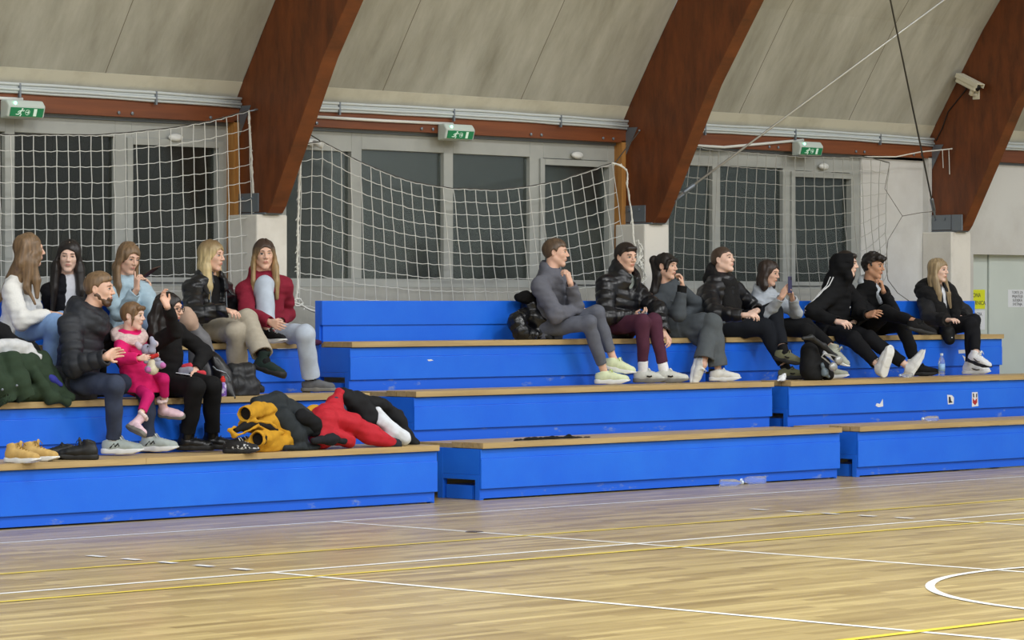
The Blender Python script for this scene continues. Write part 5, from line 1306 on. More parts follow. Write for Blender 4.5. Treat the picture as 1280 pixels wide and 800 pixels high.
# emergency exit lights -----------------------------------------------
M_SIGNG = material('exit_sign_green', (18, 122, 78), .4, emit=((18, 122, 78), .10)); M_SIGNW = material('exit_sign_white', (214, 236, 222), .4, emit=((214, 236, 222), .15)); M_LED = material('green_led', (150, 255, 205), .3, emit=((130, 255, 195), 4.0))
M_HOUSING = material('lamp_housing', (196, 208, 202), .35)
def exit_sign(px, py, label):
    c = atY(px, py, WY-.13); X, Y, Z = c; root = thing('exit_sign', label, 'exit sign', (X, Y, Z), 'green emergency exit lights')
    # housing: sloping front that faces slightly down
    prof = [(Y+.06, Z+.075), (Y-.02, Z+.075), (Y-.055, Z+.03), (Y-.03, Z-.055), (Y+.06, Z-.065)]
    mb = MB(); mb.prism_x(prof, X-.170, X+.170); part(mb, 'housing', M_HOUSING, root, bevel=.012)
    pA, pB = Vector((0, Y-.0565, Z+.018)), Vector((0, Y-.034, Z-.050)); up_ = (pA-pB).normalized(); n_ = Vector((0, -up_.z, up_.y)); n_ = -n_ if n_.y > 0 else n_
    P_ = lambda u, v, o=0: Vector((X+u, 0, 0)) + pB + up_*v + n_*o
    H = (pA-pB).length
    mb = MB(); mb.hexa([P_(-.150, .002, .002), P_(.150, .002, .002), P_(.150, H-.002, .002), P_(-.150, H-.002, .002), P_(-.150, .002, -.006), P_(.150, .002, -.006), P_(.150, H-.002, -.006), P_(-.150, H-.002, -.006)]); sg = part(mb, 'sign_panel', M_SIGNG, root)
    q = lambda pts, w, o=.004: mbf.tube([P_(u, v, o) for u, v in pts], w, 4)
    mbf = MB()
    mbf.lathe([(0, -.001), (.0075, -.001), (.0075, .001), (0, .001)], P_(-.047, H*.83, .004), 10, M=Matrix(((1, 0, 0), (0, up_.y, n_.y), (0, up_.z, n_.z))).to_4x4())
    q([(-.055, H*.70), (-.066, H*.42)], .0065); q([(-.055, H*.70), (-.036, H*.62), (-.028, H*.72)], .0035); q([(-.058, H*.68), (-.078, H*.58), (-.084, H*.44)], .0035)
    q([(-.066, H*.42), (-.052, H*.28), (-.060, H*.06)], .0045); q([(-.066, H*.42), (-.078, H*.24), (-.100, H*.26)], .0045)
    part(mbf, 'running_figure', M_SIGNW, sg)
    mbf = MB(); q([(.004 + .020*math.cos(a*.524), H*.5 + .020*math.sin(a*.524)) for a in range(13)], .0018); q([(-.010, H*.5), (.014, H*.5)], .003); q([(.006, H*.64), (.016, H*.5), (.006, H*.36)], .003); part(mbf, 'arrow', M_SIGNW, sg)
    mbf = MB(); mbf.hexa([P_(.060, H*.12, .004), P_(.088, H*.12, .004), P_(.088, H*.9, .004), P_(.060, H*.9, .004), P_(.060, H*.12, .0), P_(.088, H*.12, .0), P_(.088, H*.9, .0), P_(.060, H*.9, .0)]); part(mbf, 'door_symbol', M_SIGNW, sg)
    mb = MB(); mb.lathe([(0, 0), (.012, 0), (.012, .006), (0, .010)], (X-.105, Y-.043, Z+.050), 10, M=Matrix.Rotation(math.pi/2, 4, 'X')); part(mb, 'indicator', M_LED, root)
exit_sign(29, 138, 'green running-man exit sign at the far left above the window')
exit_sign(571, 166.5, 'green running-man exit sign above the middle window')
exit_sign(1010, 187, 'green running-man exit sign above the right window')

# window sensors ---------------------------------------------------------
def sensor(px, py, label, tilt=False):
    c = Vector(atY(px, py, WY-.005)); root = thing('door_sensor', label, 'sensor', tuple(c))
    M = Matrix.Rotation(math.pi/2, 4, 'X'); mb = MB()
    mb.lathe([(0, -.024), (.045, -.02), (.062, -.004), (.062, .0), (0, .0)][::-1] if 0 else [(.062, 0), (.062, .012), (.048, .026), (0, .030)], c, 20, M=Matrix.Diagonal((1.15, 1, .5, 1)) @ M); part(mb, 'cover', M_PLASTIC, root, True)
    if tilt:
        mb = MB(); mb.tube([c + Vector((.0, -.02, 0)), c + Vector((.02, -.10, -.03))], [.020, .028], 10); part(mb, 'lens', M_PLASTIC, root, True)
sensor(219, 172, 'white oval sensor above the left sash behind the net'); sensor(721, 194, 'white oval sensor above the sash of the middle window'); sensor(1029, 208, 'white oval sensor above the right sash')
sensor(390, 178, 'small white lamp on the window frame right of the left rib', True)

# security camera on the right rib -----------------------------------------
X = RIBX[3]; c = Vector(atX(1212, 104, X-.09)); root = thing('security_camera', 'cream security camera fixed to the side of the right timber rib', 'camera', tuple(c), None)
ax = Vector(nrm(RT*.62 - FW*.72 - UP*.42)); up_ = (Vector((0, 0, 1)) - ax*ax.z).normalized(); sd = ax.cross(up_)
M_CAM = material('camera_shell', (214, 210, 190), .5)
def cbox(mb, a0, a1, s0, s1, u0, u1): mb.hexa([c + ax*a + sd*s_ + up_*u for a, s_, u in ((a0, s0, u0), (a0, s1, u0), (a0, s1, u1), (a0, s0, u1), (a1, s0, u0), (a1, s1, u0), (a1, s1, u1), (a1, s0, u1))])
mb = MB(); cbox(mb, -.15, .12, -.045, .045, -.045, .035); part(mb, 'body', M_CAM, root, bevel=.012)
mb = MB(); cbox(mb, -.16, .145, -.055, .055, .036, .046); cbox(mb, -.16, .145, -.055, -.048, .0, .04); cbox(mb, -.16, .145, .048, .055, .0, .04); part(mb, 'sun_shield', M_CAM, root, bevel=.004)
mb = MB(); mb.tube([c + ax*.10 - up_*.005, c + ax*.126 - up_*.005], .032, 20); part(mb, 'lens', M_BLACKPL, root, True)
mb = MB(); mb.tube([c - up_*.045 + ax*.06, c - up_*.10 + ax*.06], .022, 10); part(mb, 'joint', M_CAM, root, True)
mb = MB(); w0 = c - up_*.095 + ax*.06; w1 = Vector((X, w0.y, w0.z)); mb.tube([w0, w1], .016, 10); mb.box(X-.012, X+.001, w0.y-.04, w0.y+.04, w0.z-.045, w0.z+.045); part(mb, 'wall_bracket', M_CAM, root, bevel=.003)
mb = MB(); mb.tube([c - ax*.15, Vector((X-.008, c.y+.10, c.z-.05)), Vector(atX(1185, 140, X-.006)), Vector(atX(1178, 160, X-.006)), Vector(atX(1170, 176, X-.006))], .006, 6); part(mb, 'cable', M_BLACKPL, root)

# paper notices -------------------------------------------------------------
M_PAPER = material('white_paper', (226, 230, 236), .8); M_YPAPER = material('yellow_paper', (222, 228, 40), .8); M_INK = material('printed_ink', (52, 54, 58), .8)
def text_mesh(s_, size, name, mat, parent, loc, M=None):
    cu = bpy.data.curves.new('lettering', 'FONT'); cu.body = s_; cu.size = size; cu.align_x = 'CENTER'; cu.align_y = 'CENTER'; cu.extrude = .0004
    to = bpy.data.objects.new('lettering', cu); COL.objects.link(to); dg = bpy.context.evaluated_depsgraph_get()
    me = bpy.data.meshes.new_from_object(to.evaluated_get(dg)); bpy.data.objects.remove(to); bpy.data.curves.remove(cu)
    me.materials.clear(); me.materials.append(mat); o = bpy.data.objects.new(name, me); COL.objects.link(o)
    off = Vector((0, 0, 0)); p = parent
    while p is not None: off += p.location; p = p.parent
    o.matrix_basis = Matrix.Translation(Vector(loc) - off) @ (M or Matrix.Rotation(math.pi/2, 4, 'X')); o.parent = parent; return o
def notice(x0, x1, z0, z1, Y, mat, lines, label, size):
    root = thing('paper_notice', label, 'paper sign', ((x0+x1)/2, Y, (z0+z1)/2)); mb = MB(); mb.box(x0, x1, Y-.0022, Y, z0, z1); part(mb, 'sheet', mat, root)
    n = len(lines)
    for i, t in enumerate(lines): text_mesh(t, size, 'printed_line', M_INK, root, ((x0+x1)/2, Y-.0030, z1 - (z1-z0)*(i+.75)/(n+.5)))
def pxY(x, y, Y): q = atY(x, y, Y); return q[0], q[2]
for (xl, yt, xr, yb, Y, m, L_, lab, sz) in (
    (1202, 362, 1231, 386, DY, M_YPAPER, ['ZONA', 'SUDARNICA'], 'bright yellow notice on the door surround', .060),
    (1205, 388, 1231, 412, DY, M_PAPER, ['POZICIJA', 'ZA', 'IGRACE'], 'white notice directly under the yellow one', .052),
    (1260, 362, 1283, 384, DY-.015, M_PAPER, ['TORTE ZA', 'PRIJATELJE', 'SUDIJSKA', 'SVETINJA'], 'white notice with four printed lines on the door', .040)):
    a = pxY(xl, yt, Y); b = pxY(xr, yb, Y); notice(max(a[0], 26.28), b[0], b[1], a[1], Y, m, L_, lab, sz)
# ================================================================ CLOTHES LYING ABOUT, SHOES, BAGS, BOTTLES
gC = HR['C']
DARKLIN = fabric((26, 24, 24))
def wp(p): return atY(p[0], p[1], p[2])
def heap_sdf(chains, ground=None, h=.006, noise=(.005, 30, 1), k=.03, pad=.10):
    pts = [wp(p) for c in chains for p in c['p']]; lo = np.min(pts, 0) - pad - .05; hi = np.max(pts, 0) + pad + .05
    s = SDF(lo, hi, h)
    for c in chains:
        s.chain([wp(p) for p in c['p']], [p[3] for p in c['p']], c.get('k', k), c.get('op', 'u'), flat=c.get('flat'), puff=c.get('puff'))
    if noise: s.noise(noise[0], noise[1], noise[2]); s.noise(noise[0]*.5, noise[1]*2.3, noise[2]+5)
    for c in chains:
        if c.get('open'):         # a sleeve end: cut square and hollowed
            a, b = wp(c['p'][-2]), wp(c['p'][-1]); d = nrm(b-a); r = c['p'][-1][3]; s.cone(b - d*.05, b + d*.15, r*.82, r*.82, .003, 's'); s.cone(b + d*(r*1.3), b + d*(r*1.3+.05), r*1.3, r*1.3, .002, 's')
    if ground is not None: s.plane((0, 0, ground + .002), (0, 0, -1))
    return s
def heap(name, label, cat, chains, mat, ground=None, group=None, partname='shell', **kw):
    s = heap_sdf(chains, ground, **kw); c = np.mean([wp(p) for q in chains for p in q['p']], 0)
    root = thing(name, label, cat, (float(c[0]), float(c[1]), float(ground if ground is not None else c[2])), group)
    emit(s, partname, mat, root)
    for q in chains:
        if q.get('open'):
            a, b = wp(q['p'][-2]), wp(q['p'][-1]); d = nrm(b-a); r = q['p'][-1][3]
            l = SDF(np.minimum(a, b) - .2, np.maximum(a, b) + .2, .006); l.cone(b - d*.06, b - d*.012, r*.86, r*.86, .005, cut=[(b - d*.012, d)]); emit(l, 'sleeve_lining', DARKLIN, root)
    return root
def addpart(root, name, chains, mat, ground=None, **kw): return emit(heap_sdf(chains, ground, **kw), name, mat, root)
def C_(*p, **kw): return dict(p=list(p), **kw)
FLATU = (UP, .6)
# olive coat and the black jacket behind it, on the second bench at far left
OL = fabric((48, 64, 48), .9)
r = heap('coat', 'olive green coat heaped on the second bench at the far left', 'coat', [
    C_((-12, 462, 18.05, .11), (30, 458, 18.10, .12), (58, 478, 18.06, .09), (86, 497, 17.98, .04)), C_((10, 445, 18.12, .08), (48, 452, 18.14, .08), (70, 482, 18.05, .06)),
    C_((14, 452, 17.98, .075), (22, 474, 17.93, .078), (31, 494, 17.91, .066), open=True), C_((-8, 468, 17.97, .07), (2, 484, 17.93, .072), (9, 500, 17.91, .064), open=True),
    C_((45, 470, 17.97, .05), (62, 497, 17.93, .045), (84, 503, 17.93, .03)), C_((20, 490, 18.02, .08), (70, 494, 18.0, .06))], OL, noise=(.006, 34, 2))
for x, y in ((21, 482), (3, 487)):
    p = atY(x, y, 17.84); b = SDF(p - .04, p + .04, .003); b.ell(p + A3((0, .0, 0)), (.010, .008, .010)); emit(b, 'snap_button', M_STEEL, r)
heap('jacket', 'black jacket with a white lining behind the olive coat', 'jacket', [
    C_((-14, 412, 18.22, .10), (2, 415, 18.2, .06), (10, 426, 18.16, .04)), C_((-12, 427, 18.20, .035), (15, 425, 18.17, .035), (40, 434, 18.15, .034), (56, 452, 18.12, .034), (66, 474, 18.08, .028)),
    C_((-10, 446, 18.25, .09), (40, 455, 18.25, .09), (55, 480, 18.22, .08))], fabric((20, 21, 24)), noise=(.004, 30, 7))
r2_ = bpy.data.objects['jacket'] if 'jacket' in bpy.data.objects else None
root = COL.objects[-1]; root = root.parent or root
addpart(root, 'lining', [C_((-10, 436, 18.10, .055), (14, 434, 18.08, .058), (34, 438, 18.07, .05), (47, 446, 18.06, .03))], fabric((206, 208, 210), .9), noise=(.007, 45, 3))
heap('bag_strap', 'blue strap with a white edge beside the olive coat', 'strap', [C_((59, 469, 18.0, .016), (66, 474, 17.98, .022), (76, 481, 17.96, .016))], fabric((58, 62, 150)), noise=None)

# footwear standing on the front bench
def loose_shoe(px, py, Y, kind, up, sole, lace, dirv, label, group, sc=1.0, ground=gA, fallen=None, mark=None):
    p = atY(px, py, Y); root = thing('boot' if up is TAN else 'shoe', label, 'shoe', (float(p[0]), float(p[1]), ground), group)
    up_ = UP if fallen is None else A3(fallen)
    make_shoe(kind, frame_mat((0, 0, .002), dirv, up_), root, up, sole, lace, 'upper', mark, None, sc); return root
TAN = worn('tan_nubuck', (204, 170, 104), (176, 140, 78), 8, .45, .8, .9)
MTL = fabric((150, 116, 50))
dT = nrm(RT*.85 - FW*.45)
loose_shoe(19, 573, 17.30, 'high', TAN, M_SOLEW, MTL, dT, 'tan lace-up boot nearest the left edge, in front of its twin', 'tan boots', 1.02)
loose_shoe(40, 572, 17.42, 'high', TAN, M_SOLEW, MTL, nrm(RT*.9 - FW*.3), 'tan lace-up boot standing behind and right of its twin', 'tan boots', 1.02)
BKS = fabric((24, 26, 28), .5, 'shiny')
loose_shoe(86, 572, 17.46, 'sneaker', BKS, M_SOLEB, M_SOLEB, nrm(-RT*.95 - FW*.2), 'black trainer lying behind its twin right of the tan boots', 'black trainers', 1.0)
loose_shoe(108, 573, 17.30, 'high', BKS, M_SOLEB, M_SOLEB, nrm(-RT*.98 + FW*.1), 'black trainer nearest the bearded man, toe to the left', 'black trainers', 1.05)
BKW = worn('black_white_mesh', (28, 28, 30), (220, 222, 224), 18, .55, .60, .8)
loose_shoe(292, 566, 17.30, 'sneaker', BKW, M_SOLEB, M_SOLEW, nrm(RT*.9 - FW*.2), 'black trainer with white patches in front of the mustard jacket', 'black and white trainers', .98)
loose_shoe(300, 565, 17.45, 'sneaker', BKW, M_SOLEB, M_SOLEW, nrm(RT*.9 - FW*.2), 'black trainer with white patches half behind its twin', 'black and white trainers', .98)

# the heap of jackets on the front bench
MUS = fabric((198, 148, 42), .9)
loop_ = [(287, 537), (300, 529), (318, 526), (338, 529), (353, 541), (338, 540), (322, 531), (307, 541), (293, 545), (287, 537)]
r = heap('jacket', 'mustard yellow jacket with dark lining at the left end of the jacket heap', 'jacket', [
    C_((335, 512, 17.38, .055), (322, 513, 17.34, .055), (307, 517, 17.28, .056), open=True), C_((340, 548, 17.34, .075), (330, 548, 17.28, .060), (322, 549, 17.235, .056), open=True),
    C_((310, 530, 17.40, .07), (335, 528, 17.40, .08), (356, 545, 17.38, .075)), C_((312, 556, 17.30, .045), (335, 558, 17.31, .055), (355, 552, 17.33, .06)), C_((345, 520, 17.38, .05), (358, 538, 17.34, .055), (361, 556, 17.33, .045)),
    C_(*[(x, y, 17.235 + .0007*(x-287), .011) for x, y in loop_])], MUS, gA, noise=(.005, 46, 3), k=.018)
addpart(r, 'lining', [C_((294, 538, 17.262, .020), (306, 533, 17.262, .026), (319, 529, 17.27, .018), (335, 534, 17.275, .022), (346, 538, 17.285, .014))], DARKLIN, noise=None)
addpart(r, 'loose_sleeve', [C_((381, 519, 17.44, .030), (390, 513, 17.46, .034), (396, 510, 17.46, .028))], MUS)
r = heap('jacket', 'dark slate jacket between the mustard and the red jackets', 'jacket', [
    C_((322, 503, 17.42, .05), (345, 503, 17.44, .075), (370, 520, 17.42, .085), (392, 530, 17.38, .06)), C_((352, 520, 17.36, .08), (370, 545, 17.33, .08), (378, 558, 17.32, .06)), C_((380, 525, 17.33, .07), (388, 536, 17.31, .06)),
    C_((356, 560, 17.28, .02), (380, 560, 17.27, .028), (398, 558, 17.27, .02))], fabric((38, 44, 48), .7), gA, noise=(.006, 36, 6))
addpart(r, 'hood', [C_((376, 520, 17.30, .055), (392, 529, 17.28, .055), (394, 540, 17.28, .04))], fabric((22, 23, 26)), noise=(.005, 40, 2))
RED = fabric((186, 36, 50), .7)
r = heap('jacket', 'red jacket with a sleeve reaching right along the front bench', 'jacket', [
    C_((418, 510, 17.44, .08), (405, 525, 17.36, .10), (400, 548, 17.32, .085)), C_((422, 524, 17.34, .08), (440, 530, 17.31, .07), (462, 543, 17.29, .072), (487, 553, 17.27, .050)), C_((412, 545, 17.3, .07), (436, 550, 17.29, .06)), C_((425, 492, 17.46, .04), (416, 508, 17.42, .06))], RED, gA, noise=(.006, 34, 9))
addpart(r, 'cuff', [C_((487, 553.5, 17.27, .046), (495, 556, 17.26, .046))], fabric((40, 44, 52)), noise=None)
addpart(r, 'lining', [C_((392, 551, 17.22, .024), (415, 549, 17.225, .035), (430, 552, 17.225, .022))], fabric((30, 32, 38)), gA, noise=(.005, 50, 2))
r = heap('coat', 'black coat lying over the red jacket at the right end of the heap', 'coat', [
    C_((428, 494, 17.47, .06), (445, 505, 17.46, .085), (462, 522, 17.42, .085), (474, 532, 17.40, .05)), C_((448, 500, 17.5, .06), (478, 508, 17.52, .06), (496, 522, 17.50, .06), (506, 545, 17.46, .06), (518, 555, 17.42, .035))], fabric((24, 25, 28), .75), gA, noise=(.006, 34, 12))
addpart(r, 'navy_panel', [C_((420, 500, 17.40, .030), (426, 512, 17.38, .034), (432, 520, 17.38, .022))], fabric((48, 62, 84), .7), noise=(.003, 40, 2))
heap('sweater', 'white sweater half hanging out of the jacket heap at its right end', 'sweater', [C_((472, 513, 17.36, .028), (478, 525, 17.34, .048), (492, 540, 17.30, .055), (506, 548, 17.27, .050))], fabric((216, 222, 230), .9), gA, noise=(.004, 40, 4))
heap('scarf', 'flat black scarf lying on the middle front bench', 'scarf', [C_((644, 551.5, 17.32, .012), (668, 549.5, 17.34, .020), (690, 549, 17.34, .022), (712, 548.5, 17.34, .02), (737, 547.5, 17.33, .010))], fabric((20, 20, 22)), gA, noise=(.004, 60, 2), flat=None) if 0 else heap('scarf', 'flat black scarf lying on the middle front bench', 'scarf', [C_((644, 551.5, 17.32, .012), (668, 549.5, 17.34, .020), (690, 549, 17.34, .022), (712, 548.5, 17.34, .02), (737, 547.5, 17.33, .010))], fabric((20, 20, 22)), gA, noise=(.004, 60, 2))

# black puffer jacket propped beside the grey tracksuit
SHB = fabric((17, 18, 22), .26, 'shiny')
r = heap('jacket', 'shiny black puffer jacket propped on the top bench beside the grey tracksuit', 'jacket', [
    C_((664, 378, 18.96, .09), (668, 400, 18.93, .11), (674, 418, 18.9, .10), puff=(.008, .07)), C_((656, 392, 18.88, .055), (645, 402, 18.84, .066), (651, 415, 18.80, .066), (668, 422, 18.76, .058), open=True, puff=(.007, .06)), C_((676, 392, 18.86, .05), (684, 410, 18.82, .045), (687, 424, 18.8, .035))], SHB, None, noise=(.006, 40, 5))
addpart(r, 'collar', [C_((648, 372, 18.93, .035), (656, 371, 18.92, .05), (668, 376, 18.92, .05))], fabric((14, 14, 15), .95), noise=(.004, 50, 3))
# things beside the woman with glasses
r = heap('jacket', 'folded black puffer jacket on the second bench below the beige trousers', 'jacket', [
    C_((292, 466, 18.16, .07), (308, 466, 18.16, .075), puff=(.006, .06)), C_((290, 482, 18.12, .085), (310, 483, 18.12, .085), puff=(.006, .06)), C_((294, 492, 18.10, .07), (312, 491, 18.10, .07))], fabric((26, 28, 32), .5, 'shiny'), gB, noise=(.005, 36, 3))
r = heap('handbag', 'black leather handbag with a pale zip leaning on the woman with glasses', 'handbag', [C_((268, 450, 18.12, .055), (278, 470, 18.08, .065), (288, 492, 18.0, .04)), C_((262, 442, 18.16, .03), (272, 452, 18.14, .04)), C_((276, 480, 18.04, .05), (292, 497, 17.96, .02))], fabric((20, 20, 24), .35, 'shiny'), None, noise=(.005, 34, 8))
mb = MB(); mb.tube([Vector(atY(x, y, 17.97)) for x, y in ((266, 458), (270, 462), (276, 464), (282, 466), (286, 472), (287, 476))], .006, 5); part(mb, 'zip', M_STEEL, r)
r = heap('coat', 'grey coat with a beige collar standing behind the woman with glasses', 'coat', [C_((238, 405, 18.36, .06), (250, 425, 18.34, .065), (262, 446, 18.3, .05)), C_((248, 440, 18.38, .08), (254, 470, 18.36, .10))], fabric((104, 104, 108), .5, 'shiny'), None, noise=(.005, 30, 8))
addpart(r, 'collar', [C_((233, 391, 18.36, .05), (236, 402, 18.35, .062), (241, 408, 18.34, .05))], fabric((184, 156, 138), .9), noise=(.003, 40, 3))

# bottles --------------------------------------------------------------
def clear_plastic():
    m = bpy.data.materials.new('clear_plastic'); m.use_nodes = True; b = m.node_tree.nodes['Principled BSDF']
    b.inputs['Base Color'].default_value = (.90, .95, 1, 1); b.inputs['Roughness'].default_value = .18; b.inputs['IOR'].default_value = 1.3; b.inputs['Transmission Weight'].default_value = .8; b.inputs['Alpha'].default_value = .6
    return m
M_PET = clear_plastic(); M_CAPW = material('pale_bottle_cap', (206, 222, 240), .4); M_WLAB = material('pale_blue_label', (150, 190, 232), .5)
BPROF = [(0.001, 0), (.026, 0), (.031, .006), (.031, .03), (.029, .034), (.031, .040), (.031, .07), (.029, .075), (.031, .080), (.031, .125), (.029, .14), (.020, .165), (.0125, .185), (.0125, .20)]
def bottle(base, axis, label, group=None, capm=M_CAPW, body=M_PET, sc=1.0, cap_=True, lab=None):
    root = thing('water_bottle', label, 'bottle', tuple(map(float, base)), group); M = Vector((0, 0, 1)).rotation_difference(Vector(axis)).to_matrix().to_4x4() @ Matrix.Scale(sc, 4)
    mb = MB(); mb.lathe(BPROF, base, 20, M=M); part(mb, 'body', body, root, True)
    if cap_: mb = MB(); mb.lathe([(0.001, .192), (.0155, .192), (.0155, .212), (.001, .213)], base, 16, M=M); part(mb, 'cap', capm, root)
    if lab is not None: mb = MB(); mb.lathe([(.0318, .045), (.0318, .115)], base, 20, M=M); part(mb, 'label_band', lab, root, True)
    return root
p = atY(1177, 470, 18.20); bottle((p[0], p[1], gB), (0, 0, 1), 'clear water bottle standing on the second bench left of the white high-tops', 'clear water bottles', lab=M_WLAB)
def lying(px, Y, z, dirv, label, sc=1.0, **kw):
    q = atY(px, 500, Y); bottle((q[0], Y, z + .031*sc), nrm(dirv), label, 'clear water bottles', sc=sc, **kw)
lying(900, 17.17, 0, RT*.92 + FW*.25, 'clear bottle lying on the floor, left of two at the bench foot', .95)
lying(957, 17.14, 0, -RT*.95 - FW*.2, 'clear bottle lying on the floor, right of two, cap to the left', 1.05)
lying(1172, 17.5, gA, -RT*.75 - FW*.4, 'clear bottle lying on the front bench below the stickers', .8)
lying(1140, 18.1, gB, -RT*.7 - FW*.45, 'clear bottle lying beside the stretched-out white shoes', .7)
M_REDCAP = material('red_cap', (214, 52, 44), .4); M_DRINK = worn('printed_drink_label', (214, 206, 226), (120, 80, 170), 20, .45, .55, .4)
p = atY(278.5, 492, 17.98); root = thing('drink_bottle', 'small drink bottle with a red cap beside the black handbag', 'bottle', (p[0], 17.98, gB)); b0 = (p[0], 17.98, gB)
mb = MB(); mb.lathe([(.001, 0), (.026, 0), (.028, .01), (.028, .075), (.024, .09), (.015, .108), (.015, .112)], b0, 18); part(mb, 'body', M_DRINK, root, True)
mb = MB(); mb.lathe([(.001, .108), (.019, .108), (.019, .130), (.012, .138), (.012, .150), (.001, .152)], b0, 18); part(mb, 'cap', M_REDCAP, root)

# things in hands -------------------------------------------------------
def slab(root, name, c, a, b, n, w, h_, t, mat, bevel=.003):
    c, a, b, n = Vector(c), Vector(nrm(a)), Vector(nrm(b)), Vector(nrm(n)); mb = MB()
    mb.hexa([c + a*sx*w/2 + b*sy*h_/2 + n*sz*t/2 for sz in (-1, 1) for sx, sy in ((-1, -1), (1, -1), (1, 1), (-1, 1))]); return part(mb, name, mat, root, bevel=bevel)
def phone(px, near, a, b, mat, label):
    c = atpx(px, near); n = nrm(np.cross(nrm(a), nrm(b))); n = n if n @ FW < 0 else -n; root = thing('phone', label, 'phone', tuple(map(float, c)))
    slab(root, 'case', c, a, b, n, .074, .150, .009, mat, .004); slab(root, 'camera_lens', c + nrm(b)*.055 + nrm(a)*.018 + n*.005, a, b, n, .022, .026, .004, M_BLACKPL, .002); return root
Q = GN['phone']; phone((187, 341), (Q.J['wrL'] + Q.HD['L']*.10), RT*.75 + FW*.5 + UP*.25, UP*.55 + RT*.75 - FW*.2, fabric((70, 46, 34), .35, 'shiny'), 'dark brown phone held up by the person in light blue')
Q = GN['phone2']; phone((987.5, 356), Q.J['wrR'] + Q.HD['R']*.09, FW*.6 + RT*.35, UP*.95 + FW*.15, fabric((44, 40, 84), .35, 'shiny'), 'dark purple phone held up by the person in the pale grey hoodie')
Q = GN['watch']; c = atpx((803.5, 390.5), Q.J['wrR'] + Q.HD['R']*.09 - FW*.02); root = thing('small_device', 'small silver grey device held by the person in burgundy trousers', 'gadget', tuple(map(float, c)))
slab(root, 'case', c, RT, FW*.6 + UP*.8, UP*.6 - FW*.8, .07, .035, .014, fabric((128, 136, 142), .4, 'shiny'), .004); slab(root, 'screen', c + nrm(UP*.6 - FW*.8)*.008, RT, FW*.6 + UP*.8, UP*.6 - FW*.8, .05, .024, .002, M_BLACKPL, .001)
# paper and mittens on the lap of the woman in black
Q = GN['glasses']; c = atpx((231, 467), Q.J['wrL'] - FW*.02); root = thing('booklet', 'thin white booklet on the lap of the woman with glasses', 'booklet', tuple(map(float, c)))
slab(root, 'cover', c, RT*.9 - FW*.3 - UP*.12, FW*.8 + RT*.3, UP, .13, .10, .006, M_PAPER, .001)
def blob(root, name, pts, rs, mat, h=.005, noise=(.002, 70, 2)):
    s = SDF(np.min(pts, 0) - max(rs) - .04, np.max(pts, 0) + max(rs) + .04, h); s.chain([A3(p) for p in pts], rs, .012)
    if noise: s.noise(*noise)
    return emit(s, name, mat, root)
root = thing('mitten', 'grey and red mitten under the hand of the woman with glasses', 'mitten', tuple(map(float, c + UP*.02)))
g_ = lambda x, y, o=0.0: atpx((x, y), Q.J['wrL'] - FW*(.03 + o)); blob(root, 'palm', [g_(228, 464), g_(236, 463)], [.03, .035], fabric((142, 144, 158), .95, 'knit')); blob(root, 'cuff', [g_(230, 458), g_(237, 457)], [.018, .022], fabric((204, 58, 74), .95, 'knit')); blob(root, 'thumb', [g_(248, 467), g_(254, 467)], [.022, .022], fabric((206, 60, 70), .95, 'knit'))
# plush toy held by the child
Q = GN['child']; base = (Q.J['wrR'] + Q.J['wrL'])/2; dep = base - FW*.06
t_ = lambda x, y, o=0.0: atpx((x, y), dep - FW*o)
c = t_(190, 448); root = thing('plush_toy', 'soft grey plush toy with a raised trunk held by the child in pink', 'toy', tuple(map(float, c)))
PG = fabric((160, 162, 182), .95, 'knit'); PC = fabric((226, 220, 196), .95, 'knit'); PP = fabric((192, 112, 176), .95, 'knit')
blob(root, 'torso', [t_(190, 452), t_(191, 461)], [.036, .044], PC); hd_ = blob(root, 'head', [t_(184, 437), t_(188, 438)], [.042, .040], PG)
blob(root, 'trunk', [t_(189, 438, .03), t_(192, 430, .035), t_(189.5, 423, .03)], [.026, .022, .016], PG)
for y_, (x, y) in ((0, (172, 431)), (1, (191, 427))): blob(root, 'ear', [t_(x, y, -.01), t_(x + 3, y + 3, -.01)], [.020, .024], fabric((206, 190, 200), .95, 'knit'))
for x, y in ((185, 462), (203, 456)):
    lg = blob(root, 'leg', [t_(190 + (x-190)*.3, y - 2, .0), t_(x - (2 if x > 190 else -1), y, .02)], [.026, .030], PG); blob(lg if lg.location.length < 1e-6 else root, 'foot_pad', [t_(x, y + .5, .035), t_(x + .5, y + .5, .035)], [.022, .022], PP)
for x, y in ((182, 452), (198, 450)): blob(root, 'arm', [t_(190, 448, .01), t_(x, y, .02)], [.016, .016], PG)
blob(root, 'neck_scarf', [t_(183, 445, .03), t_(190, 446, .035), t_(196, 444, .03)], [.013, .014, .013], fabric((190, 50, 48), .9)); blob(root, 'eye', [t_(184.5, 433, .048), t_(184.8, 433, .048)], [.006, .006], M_BLACKPL, .003, None)

# backpack and headphones under the pale grey hoodie's feet, bag at the fur coat
r = heap('backpack', 'black backpack standing on the second bench between outstretched legs', 'backpack', [C_((1012, 440, 18.10, .085), (1014, 462, 18.08, .10), (1016, 468, 18.06, .09)), C_((1030, 455, 18.04, .06), (1034, 468, 18.02, .06))], fabric((19, 20, 22), .7), gB, noise=(.004, 30, 3))
addpart(r, 'strap', [C_((1004, 423, 18.0, .016), (1014, 422, 17.98, .022), (1030, 433, 17.96, .024), (1044, 446, 17.94, .022), (1048, 455, 17.93, .016))], fabric((34, 36, 38), .5, 'shiny'), noise=None)
addpart(r, 'front_pocket', [C_((1028, 456, 17.96, .020), (1031, 466, 17.95, .024), (1036, 471, 17.95, .016))], fabric((108, 124, 134), .5, 'shiny'), noise=(.004, 60, 2))
root = thing('headphones', 'silver over-ear headphones hanging on the black backpack', 'headphones', tuple(map(float, atY(1042, 457, 17.9))))
M_SILV = material('silver_plastic', (176, 178, 176), .35, metal=.4)
